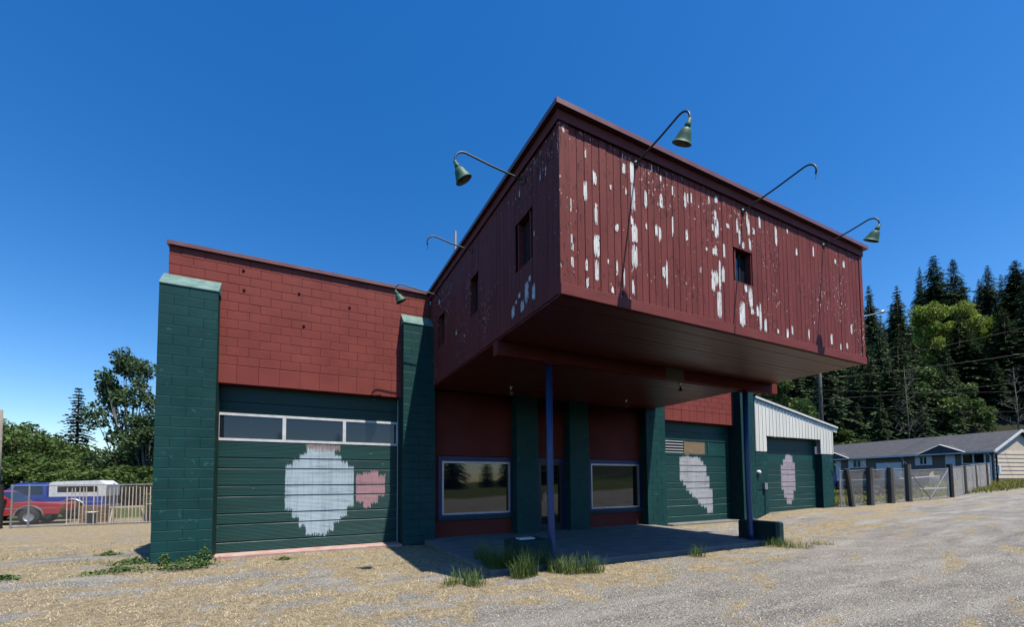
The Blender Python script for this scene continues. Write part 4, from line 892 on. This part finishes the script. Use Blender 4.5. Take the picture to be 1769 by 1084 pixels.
# yard clutter
def bucket(x, y, r, h_, mat, label):
    t = thing('bucket', label, 'bucket', (x, y, -.24)); MB().lathe([(0, 0), (r*.82, 0), (r, h_), (r*1.06, h_), (r*1.06, h_-.03), (r*.95, h_-.03), (r*.78, .02), (0, .02)], (0,0,0), (0,0,1), 16).build('body', mat, t, True)
    MB().tube([(r*math.cos(a), 0, h_-.03+.18*math.sin(a)) for a in np.linspace(0, math.pi, 9)], .008, 5).build('handle', MALU, t)
bucket(-8.3, 25.3, .22, .55, MWHITE, 'white plastic bucket standing behind the slatted gate'); bucket(-6.2, 25.6, .33, .85, pmat('grey_bin', (.3, .29, .27), None, 4, .6), 'tall grey bin behind the slatted gate near the pillar')
t = thing('wooden_crate', 'brown wooden crate stacked in front of the red pickup', 'crate', (-8.55, 26.5, -.24))
for i in range(5): MB().box(-.45, .45, -.45, .45, .02+i*.16, .15+i*.16).build('slat', pmat('crate_wood', (.22, .12, .06), None, 4, .8) if i == 0 else bpy.data.materials['crate_wood'], t)
t = thing('sawhorse', 'pale timber sawhorse leaning among the yard clutter', 'sawhorse', (-7.2, 25.7, -.24), .4)
MB().box(-.6, .6, -.05, .05, .68, .76).build('beam', MSLAT, t)
for sx in (-1, 1):
    for sy in (-1, 1): MB().tube([(sx*.5, 0, .7), (sx*.62, sy*.3, 0)], .03, 4).build('leg', MSLAT, t)
# trees on the left
SP = conifer_meshes(14, 2.9, MSPR, 77, .08, .85, .42)
def left_at(u, v, dep): p = atd(u, v, dep); return p
p = left_at(137, 667, 52); place_tree('spruce_tree', SP[0], SP[1], (p.x, p.y, -.4), (p.z+.4)/14, 1, 'thin sparse dark spruce rising above the hedge', None, 'spruce tree', 1.15)
MAP = broadleaf(11, 7, 9000, .17, MLEAFD, 21, .22, 38, MBARKG)
p = left_at(230, 615, 40); place_tree('maple_tree', MAP[0], MAP[1], (p.x, p.y, -.4), (p.z+.4)/11, 2.2, 'tall open leafy tree with pale limbs beside the green pillar', None, 'tree', .62)
p = left_at(255, 720, 39); place_tree('maple_tree', MAP[0], MAP[1], (p.x, p.y, -.4), (p.z+.4)/11, 4.2, 'shorter leafy tree low against the green pillar', None, 'tree', 1.0)
BUSH = [broadleaf(4.2, 6, 9000, .13, MLEAFM, 31+k, .04, 34) for k in range(3)]
hedge = [(5, 735, 46), (35, 748, 43), (62, 755, 45), (90, 762, 42), (118, 768, 44), (150, 792, 41), (178, 797, 43), (205, 785, 40), (240, 775, 42), (265, 790, 40), (20, 785, 36), (75, 795, 36), (130, 805, 37), (185, 812, 36), (235, 808, 36), (-25, 740, 44), (-50, 760, 42), (290, 790, 42)]
for i, (u, v, d_) in enumerate(hedge):
    p = left_at(u, v, d_); b = BUSH[i % 3]
    place_tree('bramble_bush', b[0], b[1], (p.x, p.y, -.5), (p.z+.5)/4.2, i*1.3, 'tangled green bramble bush in the hedge behind the yard', 'bramble hedge behind the yard', 'bush', max(.7, min(1.6, 1.9*4.2/(p.z+.5)/1.6)))
p = left_at(75, 738, 50); place_tree('young_fir', CON[0][0], CON[0][1], (p.x, p.y, -.4), (p.z+.4)/30, 0, 'small pale young fir poking above the hedge', None, 'fir tree', 1.0)
p = left_at(5, 725, 60); place_tree('young_fir', CON[1][0], CON[1][1], (p.x, p.y, -.4), (p.z+.4)/30, 0, 'dark fir behind the hedge next to the grey utility pole', None, 'fir tree', 1.2)
# far ridge
hv = []; hf = []
for i in range(60):
    a = -1.0 + i*.02; R_ = 900; h_ = 46+14*math.sin(i*.35)+6*math.sin(i*1.3); hv += [(math.sin(a)*R_, math.cos(a)*R_, -5), (math.sin(a)*(R_+120), math.cos(a)*(R_+120), h_), (math.sin(a)*(R_+500), math.cos(a)*(R_+500), -5)]
for i in range(59):
    for k in range(2): hf.append((i*3+k, i*3+3+k, i*3+4+k, i*3+1+k))
struct(MB().add(hv, hf).build('hills', pmat('hazy_far_forest', (.045, .075, .085), (.035, .06, .07), .01, .9, .05, .8, 3)))  # distance haze is put into the ridge's blue-green base colour
# trees over the road behind the viewer (they show in the glass)
for i in range(16):
    place_tree('fir_tree', CON[i % 4][0], CON[i % 4][1], (-38+5.6*i+random.uniform(-1.5, 1.5), -46-random.random()*9, -.2), random.uniform(.20, .40), i, 'dark fir across the road, seen mirrored in the windows', 'firs across the road', 'fir tree', 1.7)

# ---------------------------------------------------------------- ground cover
n = 620000; px = rng.uniform(-9, 16, n); py = rng.uniform(2.5, 16, n); keep = rng.random(n) < strawmask(px, py)*np.clip(1.25-np.hypot(px, py)/22, .25, 1)
keep &= ~((px > 2.7) & (px < 10.4) & (py > 6.2)) & ~((px > -2.6) & (px < 16.3) & (py > 10.2)) & (rng.random(n) < .35+.65*fbm(px, py, 4, 2)*1.4)
px, py = px[keep], py[keep]; n = len(px)
o = link(blades(n, px, py, gz(px, py)+(fbm(px, py, 1.3, 3)-.5)*.035-.004, .048, .0021, .99, MSTRAW, 'dry_grass', 1.0, (.86, .15)), 'dry_grass'); o['kind'] = 'stuff'; o['label'] = 'matted dry straw coloured grass lying on the gravel'; o['category'] = 'grass'
n = 90000; px = rng.uniform(-5, 13, n); py = rng.uniform(1.5, 9.5, n); k = (rng.random(n) > strawmask(px, py)*.8) & ~((px > 2.7) & (px < 10.4) & (py > 6.2)); px, py = px[k], py[k]; n = len(px)
s = (.004+.012*rng.random(n)**4)[:, None]; c = np.stack([px, py, gz(px, py)+(fbm(px, py, 1.3, 3)-.5)*.035], 1)
dirs = np.array([[1,0,0],[0,1,0],[-1,0,0],[0,-1,0],[0,0,.8],[0,0,-.6]]); V = np.concatenate([c+s*(dirs[i]+rng.normal(size=(n, 3))*.25) for i in range(6)], 0); i = np.arange(n)
tri = [(0,1,4),(1,2,4),(2,3,4),(3,0,4)]; F = np.concatenate([np.stack([i+a*n, i+b*n, i+c_*n], 1) for a, b, c_ in tri], 0)
o = link(npmesh('loose_gravel', V, F, pmat('stone', (.42, .395, .35), (.14, .132, .12), 30, .9, bstr=0)), 'loose_gravel'); o['kind'] = 'stuff'; o['label'] = 'loose grey stones scattered on the worn gravel lot'; o['category'] = 'gravel'
n = 16000; px = rng.uniform(-6.5, -2.0, n); py = rng.uniform(8.6, 15, n); k = rng.random(n) < smooth(fbm(px*.8, py*1.2, 1.0, 4), .50, .68)*np.exp(-((py-10.6+.5*(px+3))/1.6)**2); k &= ~((px > -2.6) & (py > 10.2)); px, py = px[k], py[k]; n = len(px)
o = link(blades(n, px, py, gz(px, py)-.006, .06, .0028, .8, MGRASS, 'short_grass'), 'short_grass'); o['kind'] = 'stuff'; o['label'] = 'short green grass patch beside the outer green pillar'; o['category'] = 'grass'
n = 60000; px = rng.uniform(21.5, 60, n); py = rng.uniform(8.4, 19, n); m_ = smooth(py-np.interp(px, [21, 30, 38, 60], [10.6, 10.2, 8.9, 8.0]), -.3, .8); k = rng.random(n) < m_; px, py = px[k], py[k]; n = len(px)
o = link(blades(n, px, py, gz(px, py)-.01, .24, .014, .6, MGRASSY, 'meadow_grass'), 'meadow_grass'); o['kind'] = 'stuff'; o['label'] = 'rough yellow green grass around the fence and house'; o['category'] = 'grass'
def tuft(u, v, label, n=70, h_=.28, spread=.10, mat=None, z=0.0, name='grass_tuft', grp='green grass tufts at the porch edge', width=.004, lean=.5):
    d = ray(u, v); p = EYEP + d*((z-EYE)/d.z); a = rng.random(n)*6.283; r_ = spread*np.sqrt(rng.random(n))
    o = link(blades(n, r_*np.cos(a), r_*np.sin(a), np.zeros(n)-.01, h_, width, lean, mat or MGRASS, name), name, None, (p.x, p.y, float(gz(p.x, p.y))-.01)); tag(o, label, 'grass', grp); return o
TG = 'green grass tuft growing along the shaded porch edge'
for u, v, n_, h_ in ((800, 1008, 60, .22), (822, 1012, 80, .2), (845, 985, 110, .34), (868, 990, 110, .36), (900, 1000, 130, .34), (938, 985, 80, .30), (985, 992, 120, .26), (1028, 990, 110, .24), (1205, 962, 60, .22), (778, 1012, 50, .14), (832, 975, 90, .36), (856, 992, 120, .36), (885, 985, 100, .36), (915, 996, 100, .36), (962, 990, 90, .28), (1005, 990, 80, .2)):
    tuft(u, v, TG, int(n_*1.4), h_*1.1, .15)
for u, v, n_, h_ in ((1355, 946, 120, .20), (1385, 948, 90, .16), (1330, 945, 70, .22), (1420, 942, 60, .12)): tuft(u, v, 'green grass tuft around the far concrete block', n_, h_, .22, grp='grass tufts by the far block')
def weed(u, v, label, n=420, w_=.35, h_=.3, z=0.0):
    d = ray(u, v); p = EYEP + d*((z-EYE)/d.z); P = rng.normal(size=(n, 3))*np.array([w_*.45, w_*.3, 0]); P[:, 2] = h_*rng.random(n)**.8*(1-np.clip(np.hypot(P[:, 0], P[:, 1])/w_, 0, .9)*.7)
    t = thing('weed_plant', label, 'weed', (p.x, p.y, float(gz(p.x, p.y))), 0, 'weeds by the left pillar'); link(leaf_quads(P, .022, 'leaves', MWEED), 'leaves', t); mb = MB()
    for k in range(14):
        q = P[rng.integers(n)]; mb.tube([(q[0]*.4, q[1]*.4, -.02), tuple(q)], .003, 3, cap=False)
    mb.build('stems', MWEED, t)['kind'] = 'stuff'
weed(283, 985, 'narrow upright weed at the outer foot of the green pillar', 260, .14, .32); weed(322, 985, 'wide leafy weed clump at the foot of green pillar', 650, .36, .26); weed(352, 978, 'tall leafy weed against the corner of the first garage door', 420, .20, .40)
weed(190, 960, 'small round weed alone in the dry grass left of the pillar', 220, .2, .1); weed(205, 990, 'low sprawling weed patch in dry grass before the pillar', 420, .5, .10); weed(235, 975, 'loose weed patch beside the shadow of the green pillar', 420, .4, .14); weed(5, 1003, 'small weed at the edge of the gravel streak', 200, .2, .10); weed(490, 968, 'tiny weed at the red threshold of the first garage', 120, .18, .06); weed(1168, 917, 'tiny weed at the threshold of the second garage door', 140, .2, .08)
